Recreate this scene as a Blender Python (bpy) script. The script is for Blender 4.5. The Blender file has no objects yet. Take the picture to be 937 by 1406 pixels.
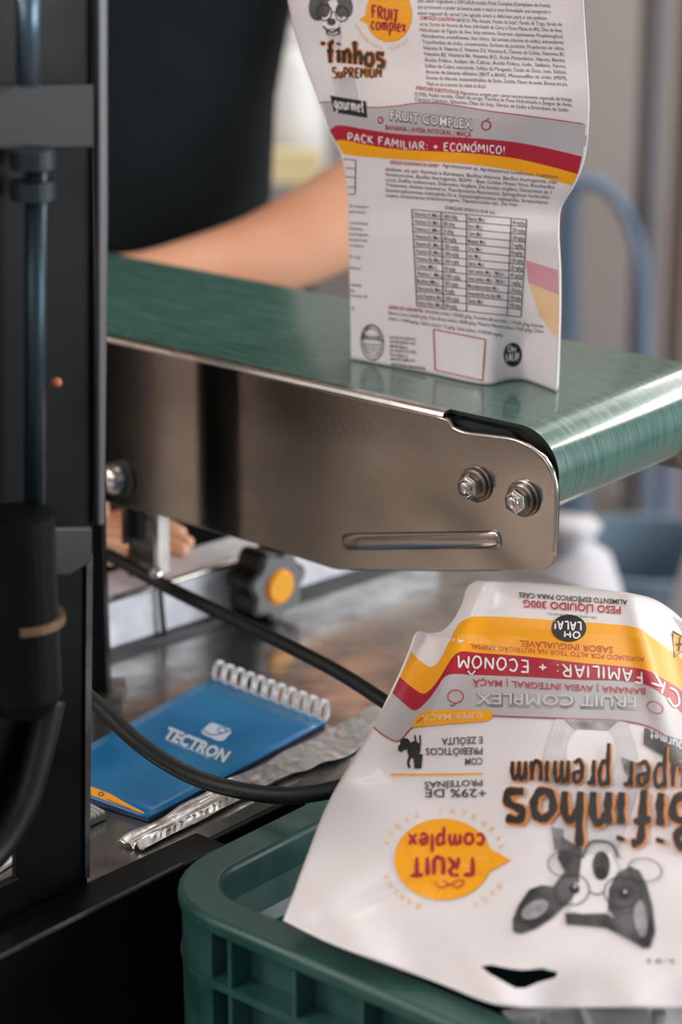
import bpy, bmesh, math, random
from mathutils import Vector, Matrix, noise
from mathutils.bvhtree import BVHTree
random.seed(7)
C = bpy.context.scene.collection
SC = bpy.context.scene
PI = math.pi

# ------------------------------------------------------------------ camera
W, H, F = 937.0, 1406.0, 3250.0
PITCH = math.radians(18.5)
CAM = Vector((0, 0, 1.45))
cd = bpy.data.cameras.new('camera'); cam = bpy.data.objects.new('camera', cd); C.objects.link(cam)
cam.location = CAM; cam.rotation_euler = (PI/2 - PITCH, 0, 0)
cd.sensor_fit = 'VERTICAL'; cd.sensor_height = 36; cd.lens = 36*F/H
cd.clip_start = .05; cd.clip_end = 60
cd.dof.use_dof = True; cd.dof.focus_distance = 1.50; cd.dof.aperture_fstop = 4.2
SC.camera = cam
# ------------------------------------------------------------------ world and lights
SC.view_settings.view_transform = 'Standard'; SC.view_settings.look = 'None'
SC.view_settings.gamma = 1; SC.view_settings.exposure = 0.0
SC.view_settings.use_curve_mapping = False
wd = bpy.data.worlds.new('world'); SC.world = wd; wd.use_nodes = True
bg = wd.node_tree.nodes['Background']; bg.inputs[0].default_value = (.86, .90, 1.0, 1); bg.inputs[1].default_value = .42
def area(name, loc, target, sx, sy, power, col):
    l = bpy.data.lights.new(name, 'AREA'); l.shape = 'RECTANGLE'; l.size = sx; l.size_y = sy
    l.energy = power; l.color = col
    o = bpy.data.objects.new(name, l); C.objects.link(o); o.location = loc
    o.rotation_euler = (Vector(target)-Vector(loc)).to_track_quat('-Z', 'Y').to_euler()
    return o
area('ceiling_or_fill_lamp', (0.4, 1.3, 3.3), (0.3, 1.5, 0.9), 2.0, 0.6, 8, (1, .93, .85))
area('ceiling_or_fill_lamp', (-2.5, 0.5, 2.7), (-3.0, 0.8, 0.0), 1.6, 0.5, 78, (1, .96, .94))  # added fill, brightens the left floor and wall mirrored in the side plate
area('ceiling_or_fill_lamp', (0.6, 3.6, 3.3), (0.6, 3.4, 0.0), 2.4, 0.6, 30, (1, .95, .9))
area('ceiling_or_fill_lamp', (-1.7, -0.6, 2.1), (0.0, 1.7, 0.9), 1.6, 0.8, 14, (1, .93, .90))  # added frontal fill from the left for the standing pouch
area('window_light', (3.2, 1.0, 1.5), (0.0, 1.8, 0.75), 2.0, 1.6, 95, (.94, .96, 1))
area('high_window_light', (2.3, 3.7, 2.65), (0.3, 1.5, 0.9), 2.6, 0.4, 60, (1, .96, .88))

# ------------------------------------------------------------------ pixel helpers: a pixel of the photo and a known plane give a point
FWD = Vector((0, math.cos(PITCH), -math.sin(PITCH))); UP = Vector((0, math.sin(PITCH), math.cos(PITCH))); RT = Vector((1, 0, 0))
def ray(px, py): return FWD + RT*((px-W/2)/F) + UP*(-(py-H/2)/F)
def PZ(px, py, z):
    d = ray(px, py); return CAM + d*((z-CAM.z)/d.z)
def PY(px, py, Y):
    d = ray(px, py); return CAM + d*(Y/d.y)
def PP(px, py, p, n):
    d = ray(px, py); return CAM + d*((p-CAM).dot(n)/d.dot(n))
def V(*a): return Vector(a)
ZV = V(0, 0, 1)

# ------------------------------------------------------------------ materials
def lin(c):
    return tuple((x/255/12.92 if x/255 <= .04045 else ((x/255+.055)/1.055)**2.4) for x in c)
def mat(name, rgb, rough=.5, metal=0, rgb2=None, scale=40, stretch=(1, 1, 1), amt=.5, bump=0, bscale=None, coat=0, rvar=0, spec=.5, trans=0, emit=None, alpha=1, sss=0, rot=0, detail=6, lo=.35, hi=.65):
    m = bpy.data.materials.new(name); m.use_nodes = True; nt = m.node_tree; b = nt.nodes['Principled BSDF']
    c = lin(rgb)+(1,)
    b.inputs['Base Color'].default_value = c; b.inputs['Roughness'].default_value = rough; b.inputs['Metallic'].default_value = metal
    b.inputs['Coat Weight'].default_value = coat; b.inputs['Specular IOR Level'].default_value = spec
    b.inputs['Transmission Weight'].default_value = trans; b.inputs['Alpha'].default_value = alpha
    if sss:
        b.inputs['Subsurface Weight'].default_value = sss; b.inputs['Subsurface Scale'].default_value = .02
    if emit:
        b.inputs['Emission Color'].default_value = lin(emit[0])+(1,); b.inputs['Emission Strength'].default_value = emit[1]
    if rgb2 or bump or rvar:
        tc = nt.nodes.new('ShaderNodeTexCoord'); mp = nt.nodes.new('ShaderNodeMapping'); nt.links.new(tc.outputs['Object'], mp.inputs[0])
        mp.inputs['Rotation'].default_value = (0, 0, rot)
        m2 = nt.nodes.new('ShaderNodeMapping'); m2.inputs['Scale'].default_value = stretch; nt.links.new(mp.outputs[0], m2.inputs[0])
        n = nt.nodes.new('ShaderNodeTexNoise'); n.inputs['Scale'].default_value = scale; n.inputs['Detail'].default_value = detail
        nt.links.new(m2.outputs[0], n.inputs[0])
        if rgb2:
            r = nt.nodes.new('ShaderNodeValToRGB'); r.color_ramp.elements[0].position = lo; r.color_ramp.elements[1].position = hi
            r.color_ramp.elements[0].color = c; c2 = lin(rgb2)+(1,)
            r.color_ramp.elements[1].color = c2
            nt.links.new(n.outputs['Fac'], r.inputs[0]); nt.links.new(r.outputs[0], b.inputs['Base Color'])
        if rvar:
            mr = nt.nodes.new('ShaderNodeMapRange'); mr.inputs['From Min'].default_value = .3; mr.inputs['From Max'].default_value = .7
            mr.inputs['To Min'].default_value = max(0, rough-rvar); mr.inputs['To Max'].default_value = rough+rvar
            nt.links.new(n.outputs['Fac'], mr.inputs[0]); nt.links.new(mr.outputs[0], b.inputs['Roughness'])
        if bump:
            n2 = nt.nodes.new('ShaderNodeTexNoise'); n2.inputs['Scale'].default_value = bscale or scale; n2.inputs['Detail'].default_value = 4
            nt.links.new(m2.outputs[0], n2.inputs[0])
            bp = nt.nodes.new('ShaderNodeBump'); bp.inputs['Strength'].default_value = bump; bp.inputs['Distance'].default_value = .002
            nt.links.new(n2.outputs['Fac'], bp.inputs['Height']); nt.links.new(bp.outputs[0], b.inputs['Normal'])
    return m
ANG = math.atan2(-.6351, .7725)      # heading of the conveyor
M = {}
M['belt'] = mat('green_belt', (54, 94, 82), .24, 0, (74, 112, 102), 30, (1, 14, 1), rvar=.07, rot=-ANG, coat=.6, bump=.03, bscale=60)
M['belt'].node_tree.nodes['Principled BSDF'].inputs['Coat Roughness'].default_value = .09
M['belt_edge'] = mat('belt_edge', (22, 30, 28), .5)
M['steel'] = mat('brushed_steel', (170, 163, 157), .14, 1, (132, 125, 118), 9, (1, 1, 1), rvar=.04, bump=.015, bscale=220, lo=.3, hi=.75)
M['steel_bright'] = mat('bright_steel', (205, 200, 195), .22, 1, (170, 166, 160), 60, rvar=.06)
M['steel_dirty'] = mat('worn_steel', (150, 145, 138), .38, 1, (95, 88, 80), 90, rvar=.1)
M['worktop'] = mat('stainless_worktop', (190, 190, 186), .2, .92, (140, 138, 136), 26, rvar=.1, bump=.04, bscale=150)
M['sealbar'] = mat('white_metal', (236, 236, 242), .4, 0, (214, 216, 222), 60)
M['black'] = mat('black_paint', (5, 8, 9), .45, 0, (10, 13, 14), 12, rvar=.1, spec=.12)
M['black_worn'] = mat('worn_black_paint', (17, 18, 20), .5, 0, (32, 30, 29), 22, rvar=.1, lo=.5, hi=.8)
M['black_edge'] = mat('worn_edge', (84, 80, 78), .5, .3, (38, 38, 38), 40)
M['lit_edge_grey'] = mat('lit_edge_grey', (88, 88, 90), .4, .3)
M['rod'] = mat('blue_steel', (92, 112, 124), .35, .8)
M['rubber'] = mat('black_rubber', (13, 17, 17), .5, 0, (22, 26, 25), 60, spec=.3)
M['knob'] = mat('black_plastic', (16, 17, 18), .45)
M['matte'] = mat('matte_black', (10, 12, 14), .9, spec=.05)
M['knobface'] = mat('lit_black_plastic', (98, 100, 102), .4)  # black plastic facing the light, its sheen put in as grey
M['yellow'] = mat('yellow_plastic', (248, 172, 38), .4)
M['bag'] = mat('white_film', (236, 230, 230), .36, 0, None, 12, bump=.12, bscale=14, coat=.15, sss=.0)
M['p_grey'] = mat('print_grey', (190, 186, 188), .38)
M['p_red'] = mat('print_crimson', (178, 24, 52), .38)
M['p_yellow'] = mat('print_yellow', (254, 172, 12), .38)
M['p_black'] = mat('print_black', (34, 34, 37), .4)
M['p_text'] = mat('print_dark_grey', (70, 64, 66), .4)
M['p_white'] = mat('print_white', (240, 236, 236), .38)
M['p_orange'] = mat('print_orange', (236, 140, 40), .38)
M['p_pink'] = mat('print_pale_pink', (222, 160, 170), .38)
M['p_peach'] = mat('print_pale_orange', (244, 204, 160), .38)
M['p_lgrey'] = mat('print_light_grey', (200, 198, 200), .38, 0, (222, 219, 220), 40)
M['p_mgrey'] = mat('print_mid_grey', (112, 110, 113), .38, 0, (190, 188, 190), 60)
M['p_fur'] = mat('print_fur', (38, 38, 40), .38, 0, (104, 103, 106), 55)
M['blue'] = mat('blue_card', (6, 104, 158), .36, 0, (44, 134, 180), 14, (1, 1, 1), rvar=.06, lo=.4, hi=.8)
M['page'] = mat('paper', (225, 226, 228), .7)
M['card_edge'] = mat('dark_blue_card', (22, 52, 92), .5)
M['p_logo'] = mat('print_logo', (200, 214, 226), .4)
M['wire'] = mat('white_wire', (225, 226, 228), .35, .2)
M['film'] = mat('clear_film', (214, 212, 210), .2, .3, (160, 158, 156), 40, (1, 3, 1), bump=.3, bscale=30, rvar=.08, rot=-ANG)
M['crate'] = mat('green_crate', (30, 72, 66), .45, 0, (48, 88, 82), 20, rvar=.1, bump=.05)
M['skin'] = mat('skin', (244, 186, 152), .5, 0, (232, 168, 134), 9, sss=.15)
M['shirt'] = mat('black_cotton', (15, 23, 26), .85, 0, (22, 32, 35), 8, spec=.2)
M['trousers'] = mat('dark_denim', (26, 30, 36), .85)
M['hair'] = mat('dark_hair', (28, 20, 16), .5)
M['wall'] = mat('painted_wall', (176, 166, 160), .7, 0, (152, 146, 142), 1.3, (1, 1, .25), lo=.3, hi=.7)
M['wall_left'] = mat('brown_wall', (206, 188, 174), .7, 0, (186, 168, 154), 1.5)
M['floor'] = mat('concrete_floor', (132, 126, 122), .5, 0, (110, 104, 100), 5, rvar=.1)
M['bluepaint'] = mat('blue_paint', (120, 144, 172), .5)
M['sack'] = mat('white_sack', (216, 214, 218), .6, 0, (200, 198, 204), 6)
M['greypost'] = mat('grey_panel', (132, 128, 132), .6)
M['brownpost'] = mat('brown_panel', (146, 130, 122), .6)
M['cream'] = mat('cream_card', (226, 210, 160), .6)
M['whiteplastic'] = mat('white_plastic', (222, 222, 220), .45)
M['orange_dot'] = mat('orange_highlight', (214, 130, 90), .4)
M['foot'] = mat('grey_steel', (90, 92, 95), .5, .5)

# ------------------------------------------------------------------ mesh helpers (all in world coordinates)
ORG = {}
def finish(name, verts, faces, m, parent=None, smooth=False, bevel=0, seg=2, origin=None):
    verts = [Vector(v) for v in verts]
    if parent is not None: o0 = ORG[parent.name]
    elif origin is not None: o0 = Vector(origin)
    else:
        xs = [v.x for v in verts]; ys = [v.y for v in verts]; zs = [v.z for v in verts]
        o0 = V((min(xs)+max(xs))/2, (min(ys)+max(ys))/2, min(zs))
    me = bpy.data.meshes.new(name); me.from_pydata([v-o0 for v in verts], [], faces); me.update()
    bm = bmesh.new(); bm.from_mesh(me); bmesh.ops.recalc_face_normals(bm, faces=bm.faces); bm.to_mesh(me); bm.free()
    me.materials.append(m)
    if smooth: me.polygons.foreach_set('use_smooth', [True]*len(me.polygons))
    o = bpy.data.objects.new(name, me); C.objects.link(o)
    if parent is not None: o.parent = parent
    else: o.location = o0
    ORG[o.name] = o0
    if bevel:
        b = o.modifiers.new('bevel', 'BEVEL'); b.width = bevel; b.segments = seg; b.limit_method = 'ANGLE'; b.angle_limit = math.radians(40)
        me.polygons.foreach_set('use_smooth', [True]*len(me.polygons))
        try:
            w_ = o.modifiers.new('wn', 'WEIGHTED_NORMAL'); w_.keep_sharp = True
        except Exception: pass
    return o
class MB:
    def __init__(s): s.v = []; s.f = []
    def add(s, v, f):
        n = len(s.v); s.v += [Vector(a) for a in v]; s.f += [tuple(i+n for i in q) for q in f]; return s
    def box(s, p, a, b, c):          # corner + three edge vectors
        p = Vector(p)
        v = [p, p+a, p+a+b, p+b, p+c, p+a+c, p+a+b+c, p+b+c]
        return s.add(v, [(0, 3, 2, 1), (4, 5, 6, 7), (0, 1, 5, 4), (1, 2, 6, 5), (2, 3, 7, 6), (3, 0, 4, 7)])
    def cbox(s, c, hx, hy, hz):
        return s.box(V(c[0]-hx, c[1]-hy, c[2]-hz), V(2*hx, 0, 0), V(0, 2*hy, 0), V(0, 0, 2*hz))
    def prism(s, pts, vec):
        n = len(pts); v = [Vector(p) for p in pts]+[Vector(p)+vec for p in pts]
        return s.add(v, [tuple(range(n)), tuple(range(2*n-1, n-1, -1))]+[(i, i+n, (i+1) % n+n, (i+1) % n) for i in range(n)])
    def rings(s, rs, closed=True, cap=True):
        n = len(rs[0]); v = [p for r in rs for p in r]; f = []
        for k in range(len(rs)-1):
            for i in range(n if closed else n-1):
                j = (i+1) % n; f.append((k*n+i, k*n+j, (k+1)*n+j, (k+1)*n+i))
        if cap: f += [tuple(range(n-1, -1, -1)), tuple(range((len(rs)-1)*n, len(rs)*n))]
        return s.add(v, f)
    def tube(s, pts, r, n=10, cap=True):
        pts = [Vector(p) for p in pts]; rs = []
        t0 = (pts[1]-pts[0]).normalized(); a = t0.orthogonal().normalized()
        for i, p in enumerate(pts):
            t = (pts[min(i+1, len(pts)-1)]-pts[max(i-1, 0)]).normalized()
            a = (a-t*a.dot(t)).normalized(); b = t.cross(a)
            rr = r[i] if isinstance(r, (list, tuple)) else r
            rs.append([p+a*(rr*math.cos(2*PI*k/n))+b*(rr*math.sin(2*PI*k/n)) for k in range(n)])
        return s.rings(rs, True, cap)
    def lathe(s, c, axis, prof, n=24, lobes=0, amp=0):
        axis = Vector(axis).normalized(); a = axis.orthogonal().normalized(); b = axis.cross(a); rs = []
        for h, r in prof:
            rs.append([Vector(c)+axis*h+(a*math.cos(2*PI*k/n)+b*math.sin(2*PI*k/n))*(r*(1+amp*math.cos(lobes*2*PI*k/n))) for k in range(n)])
        return s.rings(rs)
    def done(s, name, m, parent=None, **k): return finish(name, s.v, s.f, m, parent, **k)
def spline(pts, n=8):
    pts = [Vector(p) for p in pts]; out = []
    for i in range(len(pts)-1):
        p0 = pts[max(i-1, 0)]; p1 = pts[i]; p2 = pts[i+1]; p3 = pts[min(i+2, len(pts)-1)]
        for k in range(n):
            t = k/n
            out.append(.5*((2*p1)+(p2-p0)*t+(2*p0-5*p1+4*p2-p3)*t*t+(3*p1-p0-3*p2+p3)*t**3))
    out.append(pts[-1]); return out
def tag(o, label, cat, group=None, kind=None):
    if label: o['label'] = label
    if cat: o['category'] = cat
    if group: o['group'] = group
    if kind: o['kind'] = kind
    return o
def thing(name, loc, label, cat, group=None):
    o = bpy.data.objects.new(name, None); C.objects.link(o); o.location = loc; o.empty_display_size = .05
    ORG[o.name] = Vector(loc); return tag(o, label, cat, group)
def struct(o): o['kind'] = 'structure'; return o

# ------------------------------------------------------------------ the setting
ZB = CAM.z + (PY(620, 572, 1.5)-CAM).z            # belt surface height
ZT = ZB - .25                                     # machine worktop height
U = V(.7725, -.6351, 0).normalized(); WD = V(.6351, .7725, 0).normalized()
struct(finish('floor', [(-3.4, -1.5, 0), (4.5, -1.5, 0), (4.5, 4.6, 0), (-3.4, 4.6, 0), (-3.4, -1.5, -.1), (4.5, -1.5, -.1), (4.5, 4.6, -.1), (-3.4, 4.6, -.1)],
    [(0, 1, 2, 3), (4, 7, 6, 5), (0, 4, 5, 1), (1, 5, 6, 2), (2, 6, 7, 3), (3, 7, 4, 0)], M['floor']))
struct(MB().box(V(-3.4, 4.6, 0), V(7.9, 0, 0), V(0, .12, 0), V(0, 0, 3.4)).done('wall_back', M['wall']))
struct(MB().box(V(-3.52, -1.5, 0), V(.12, 0, 0), V(0, 6.22, 0), V(0, 0, 3.4)).done('wall_left', M['wall_left']))
struct(MB().box(V(-1.55, 1.27, 0), V(.14, 0, 0), V(0, .13, 0), V(0, 0, 3.4)).done('unseen_dark_pillar_1', M['black']))  # unseen pillar, added so the side plate mirrors a dark band
struct(MB().box(V(-3.52, -1.5, 3.4), V(8.02, 0, 0), V(0, 6.22, 0), V(0, 0, .1)).done('ceiling', M['wall']))
struct(MB().box(V(-3.4, 4.58, 0), V(7.9, 0, 0), V(0, .02, 0), V(0, 0, .1)).done('baseboard_back', M['greypost']))

# ------------------------------------------------------------------ conveyor
A = PZ(620, 577, ZB-.004)
conv = thing('conveyor', V(A.x, A.y, 0)-U*.35, 'flat belt conveyor with a green belt running between brushed steel side plates above the worktop', 'conveyor')
fp = A                                             # a point of the near plate's outer face
NB = WD                                            # face normal (points away from the camera)
def onface(px, py, off=0): return PP(px, py, fp+WD*off, NB)
BE = .010                                          # belt edge lies this far behind the plate face
r = .0315
def uc(p): return (p-A).dot(U)
uend = uc(onface(768, 665, BE))                    # right extreme of the wrapped belt
uax = uend-r
zax = ZB-r
BW = .0
# belt width from the far edge line
bfar = PZ(300, 376, ZB); BW = (bfar-A).dot(WD)
L0 = -1.05
prof = [(L0, ZB)]
nseg = 40
for k in range(nseg+1): prof.append((L0+(uax-L0)*k/nseg, ZB))
for k in range(1, 33):
    a = PI/2-PI*k/32; prof.append((uax+r*math.cos(a), zax+r*math.sin(a)))
for k in range(1, 21): prof.append((uax+(L0-uax)*k/20, zax-r))
for k in range(1, 16):
    a = -PI/2-PI*k/16; prof.append((L0+r*math.cos(a), zax+r*math.sin(a)))
prof = prof[1:]
def pu(u_, w_, z_): return V(A.x, A.y, 0)+U*u_+WD*w_+V(0, 0, z_)
mb = MB(); n = len(prof)
def inner(i):
    a = prof[i-1]; b = prof[(i+1) % n]; t = V(b[0]-a[0], b[1]-a[1], 0).normalized()
    return (prof[i][0]-t.y*-1*.0-(-t.y)*-.0, prof[i][1])
outer = [[pu(u_, w_, z_) for (u_, z_) in prof] for w_ in (BE, BE+.0008, BE+BW*.25, BE+BW*.5, BE+BW*.75, BW-.0008, BW)]
def shrink(t):
    o = []
    for i, (u_, z_) in enumerate(prof):
        a = prof[i-1]; b = prof[(i+1) % n]; dx, dz = b[0]-a[0], b[1]-a[1]; l = math.hypot(dx, dz) or 1
        o.append((u_+dz/l*-t, z_-dx/l*-t*-1)) if False else o.append((u_-(-dz/l)*-t*-1, z_-(dx/l)*t))
    return o
pin = shrink(.0022)
inn = [[pu(u_, w_, z_) for (u_, z_) in pin] for w_ in (BW, BE)]
rs = outer+inn+[outer[0]]
belt = MB().rings(rs, True, False).done('belt', M['belt'], conv, smooth=True)
bmod = belt.modifiers.new('edge', 'EDGE_SPLIT'); bmod.split_angle = math.radians(50)
# dark fabric edge of the belt
mb = MB(); ea = [pu(u_, BE-.0006, z_) for u_, z_ in shrink(.0002)]; eb = [pu(u_, BE-.0006, z_) for u_, z_ in shrink(.0026)]
mb.rings([ea, eb], True, False); mb.done('belt_edge', M['belt_edge'], conv)
# rollers
for ux, nm in ((uax, 'roller'), (L0, 'roller')):
    MB().lathe(pu(ux, BE+.004, zax), WD, [(0, .008), (0, r-.004), (BW-.02, r-.004), (BW-.02, .008)], 32).done(nm, M['steel_dirty'], conv, smooth=False)
# slider bed under the belt
MB().box(pu(L0+.03, BE+.003, ZB-.006), U*(uax-L0-.08), WD*(BW-.016), V(0, 0, .0025)).done('slider_bed', M['steel_dirty'], conv)
# near side plate: outline read off the photograph, lying in the plate's own vertical plane
out = [(-120, 408), (153, 470), (300, 503), (460, 540), (600, 571), (615, 576), (622, 586), (640, 594), (680, 599), (705, 603), (728, 612), (748, 628), (760, 648), (766, 672), (765, 720), (763, 765),
       (759, 776), (748, 782), (730, 784), (600, 785), (466, 783), (455, 781), (360, 750), (263, 721), (176, 698), (60, 665), (-120, 610)]
pl = [onface(x, y) for x, y in out]
plate = MB().prism(pl, WD*.0035).done('side_plate', M['steel'], conv, bevel=.0011, seg=3)
# rolled top flange catching the light
fl0 = onface(-120, 408); fl1 = onface(608, 572)
d = (fl1-fl0)
sec = [(0, 0), (.0012, .0022), (.0035, .0032), (.0085, .0034), (.0085, .0014), (.0035, .001)]
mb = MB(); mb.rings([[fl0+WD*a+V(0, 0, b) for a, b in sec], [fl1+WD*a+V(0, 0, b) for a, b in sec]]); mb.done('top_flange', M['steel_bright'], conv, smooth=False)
# rolled rim along the round nose of the plate
rim = [(622, 586), (640, 594), (680, 599), (705, 603), (728, 612), (748, 628), (760, 648), (766, 672), (765, 720), (763, 762)]
mb = MB(); pts = spline([onface(x-1.5, y+.5, .0008) for x, y in rim], 5); mb.tube(pts, .0014, 8); mb.done('rolled_edge', M['steel_bright'], conv, smooth=True)
# dark web behind the notch
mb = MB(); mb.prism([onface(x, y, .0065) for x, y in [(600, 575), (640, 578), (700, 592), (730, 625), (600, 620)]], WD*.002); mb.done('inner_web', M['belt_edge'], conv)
# embossed slot near the bottom
ax0 = onface(470, 744, -.0005); ax1 = onface(688, 741, -.0005)
mb = MB(); rad = .0062
pts = [ax0.lerp(ax1, k/10) for k in range(11)]
R_ = [.2*rad]+[rad]*9+[.3*rad]
pts = [ax0, ax0+(ax1-ax0)*.012, ax0+(ax1-ax0)*.03]+[ax0.lerp(ax1, k/8) for k in range(1, 8)]+[ax0+(ax1-ax0)*.98, ax0+(ax1-ax0)*.995, ax1]
R_ = [.3*rad, .75*rad, rad]+[rad]*7+[rad, .75*rad, .3*rad]
q = MB().tube(pts, R_, 16)
for i, v in enumerate(q.v):                        # flattened so that it only just stands proud
    dd = (v-fp).dot(WD); q.v[i] = v+WD*(-dd+dd*.35)
q.done('embossed_rib', M['steel'], conv, smooth=True)
# bolts with washers
def bolt(px, py, s=1.0):
    c = onface(px, py)
    wsh = MB().lathe(c-WD*.0001, -WD, [(0, .0125*s), (.0016, .0125*s), (.0020, .0118*s), (.0020, .005)], 28).done('washer', M['steel_dirty'], conv)
    MB().lathe(c-WD*.0021, -WD, [(0, .0104*s), (.0022, .0104*s), (.003, .0092*s), (.003, .002)], 28).done('washer', M['steel_dirty'], conv)
    h = MB().lathe(c-WD*.0051, -WD, [(0, .0085*s), (.0058, .0085*s), (.0072, .0070*s), (.0072, .0058*s), (.0088, .005*s), (.0092, .002*s)], 6).done('bolt_head', M['steel_bright'], conv, bevel=.0006)
    MB().lathe(c-WD*.0123, -WD, [(0, .0052*s), (.0022, .0048*s), (.003, .003*s)], 16).done('stud_end', M['steel_bright'], h, smooth=True)
bolt(655, 664, 1.0); bolt(720, 684, 1.0)
c = onface(160, 656)
MB().lathe(c, -WD, [(0, .0125), (.003, .0125), (.007, .011), (.010, .008), (.012, .004), (.0125, .0005)], 24).done('dome_bolt', M['steel_bright'], conv, smooth=True)
MB().lathe(onface(167, 657, -.0001), -WD, [(0, .0145), (.0015, .0145), (.0015, .005)], 24).done('washer', M['belt_edge'], conv)
# far side plate
fr = WD*(BW+.004)
far = [pu(L0-.02, BW+.004, ZB-.006), pu(uax, BW+.004, ZB-.012), pu(uax+.026, BW+.004, ZB-.03), pu(uax+.03, BW+.004, zax-.012), pu(uax+.03, BW+.004, zax-.05), pu(-.15, BW+.004, zax-.05), pu(L0-.02, BW+.004, zax-.01)]
MB().prism(far, WD*.0035).done('side_plate', M['steel_dirty'], conv)
# hanger bracket below the near plate, bright cut edges, with a slot
def onb(px, py, off=.012): return PP(px, py, fp+WD*off, NB)
br = [(120, 690), (216, 690), (216, 792), (208, 797), (120, 797)]
MB().prism([onb(x, y) for x, y in [(176, 690), (216, 690), (216, 792), (176, 792)]], WD*.003).done('hanger_bracket', M['steel_dirty'], conv)
MB().prism([onb(x, y, .003) for x, y in [(167, 694), (174, 696), (174, 745), (170, 748), (167, 746)]], WD*.012).done('bracket_flange', M['steel_bright'], conv)
MB().prism([onb(x, y, .003) for x, y in [(210, 700), (217, 702), (218, 790), (212, 790)]], WD*.012).done('bracket_flange', M['steel_bright'], conv)
MB().prism([onb(x, y, .0115) for x, y in [(184, 700), (199, 703), (199, 738), (192, 745), (184, 738)]], WD*.001).done('bracket_slot', M['knob'], conv)
# legs off to the left carry the conveyor
for uu in (-1.03, -.93):
    for ww in (BE-.002, BW-.02):
        MB().box(pu(uu, ww, 0), U*.03, WD*.03, V(0, 0, ZB-.07)).done('leg', M['steel_dirty'], conv)

# ------------------------------------------------------------------ packing machine: worktop, frame, sealing bar
mach = thing('packing_machine', V(PZ(300, 1000, ZT).x, PZ(300, 1000, ZT).y, 0), 'black framed packing machine with a stainless worktop below the conveyor at left', 'machine')
tc_ = PZ(952, 858, ZT); tl = PZ(150, 1230, ZT)
wd_ = (tl-tc_).normalized(); ud_ = (PZ(740, 785, ZT)-tc_).normalized()
pts = [tc_, tc_+wd_*((tl-tc_).length+.35), tc_+wd_*((tl-tc_).length+.35)+ud_*.8, tc_+ud_*.8]
MB().prism(pts, V(0, 0, -.008)).done('worktop', M['worktop'], mach, bevel=.002)
# base cabinet
NW = V(-wd_.y, wd_.x, 0)
if NW.dot(U) < 0: NW = -NW
ctr = sum(pts, V(0, 0, 0))/4
bp = [p.lerp(ctr, .05)+V(0, 0, -.0085) for p in pts]
MB().prism(bp, V(0, 0, -(ZT-.0085))).done('base_cabinet', M['black'], mach, bevel=.004)
# side frame panel (vertical plane along the worktop's front edge)
sp = tl+NW*.002
def onsf(px, py, off=0): return PP(px, py, sp+NW*off, NW)
fr_ = [(-160, -60), (128, -60), (130, 300), (131, 700), (126, 760), (120, 1000), (120, 1200), (123, 1220), (131, 1230), (146, 1231), (200, 1204), (300, 1150), (420, 1090), (425, 1180), (130, 1335), (-160, 1480), (-160, 1290), (24, 1205), (24, 1150), (22, 1140), (-160, 1120)]
MB().prism([onsf(x, y) for x, y in fr_], -NW*.006).done('side_frame', M['black'], mach, bevel=.0015)
# return edge of the frame, the light it catches put into a paler colour
e0 = [(129, -60), (143, -60), (144, 300), (139, 700), (131, 760), (131, 300)]
MB().prism([onsf(x, y, .0015) for x, y in [(128, -60), (142, -60), (143, 300), (139, 720), (129, 720), (129, 300)]], NW*.004).done('lit_edge_strip', M['lit_edge_grey'], mach, bevel=.0015)
MB().prism([onsf(x, y, .0012) for x, y in [(118, 760), (126, 760), (124, 1000), (122, 1205), (116, 1205), (116, 1000)]], NW*.001).done('lit_edge_strip', M['black_edge'], mach)
# protruding ledge with a worn edge
lp0 = onsf(-80, 1370, .0); lp1 = onsf(440, 1105, .0)
MB().prism([onsf(-80, 1300, .0), onsf(270, 1140, 0), onsf(270, 1900, 0), onsf(-80, 1900, 0)], NW*.03).done('ledge', M['black'], mach, bevel=.003)
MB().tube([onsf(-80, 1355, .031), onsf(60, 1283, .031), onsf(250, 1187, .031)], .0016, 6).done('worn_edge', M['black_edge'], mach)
# rear post standing on the worktop
pb = PZ(139, 962, ZT)
MB().box(pb-V(.0085, 0, 0), V(.0135, 0, 0), V(0, .03, 0), V(0, 0, .72)).done('post', M['black'], mach, bevel=.002)
MB().cbox((pb.x, pb.y+.01, ZT+.003), .016, .02, .003).done('post_foot', M['steel_dirty'], mach)
# guide rod, clamp block, collars in front of the frame
rp = onsf(46, 400, .02)
def frx(px, py, off=.02): return PP(px, py, sp+NW*off, NW)
r0 = frx(38, -60); r1 = frx(38, 118); r2 = frx(49, 215); r3 = frx(47, 700)
MB().tube([r0, r1], .0062, 16).done('guide_rod', M['rod'], mach, smooth=True)
MB().tube([r2, r3], .0058, 16).done('guide_rod', mat('dark_blue_steel', (44, 62, 70), .4, .6), mach, smooth=True)
MB().prism([frx(x, y, .008) for x, y in [(-60, 116), (126, 116), (126, 202), (-60, 206)]], NW*.002).done('clamp_block', mat('dark_grey_casting', (26, 28, 31), .6), mach, bevel=.003)
for yy in (215, 258):
    p = frx(44, yy); MB().lathe(p, ZV, [(-.006, .004), (-.006, .012), (.004, .012), (.004, .004)], 20).done('collar', mat('dark_collar', (40, 52, 56), .4, .4), mach)
p = frx(75, 524, .006); MB().lathe(p, NW, [(0, .0028), (.003, .0026), (.005, .001)], 12).done('highlight_dot', M['orange_dot'], mach, smooth=True)  # small highlight put in as an orange dot
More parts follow.
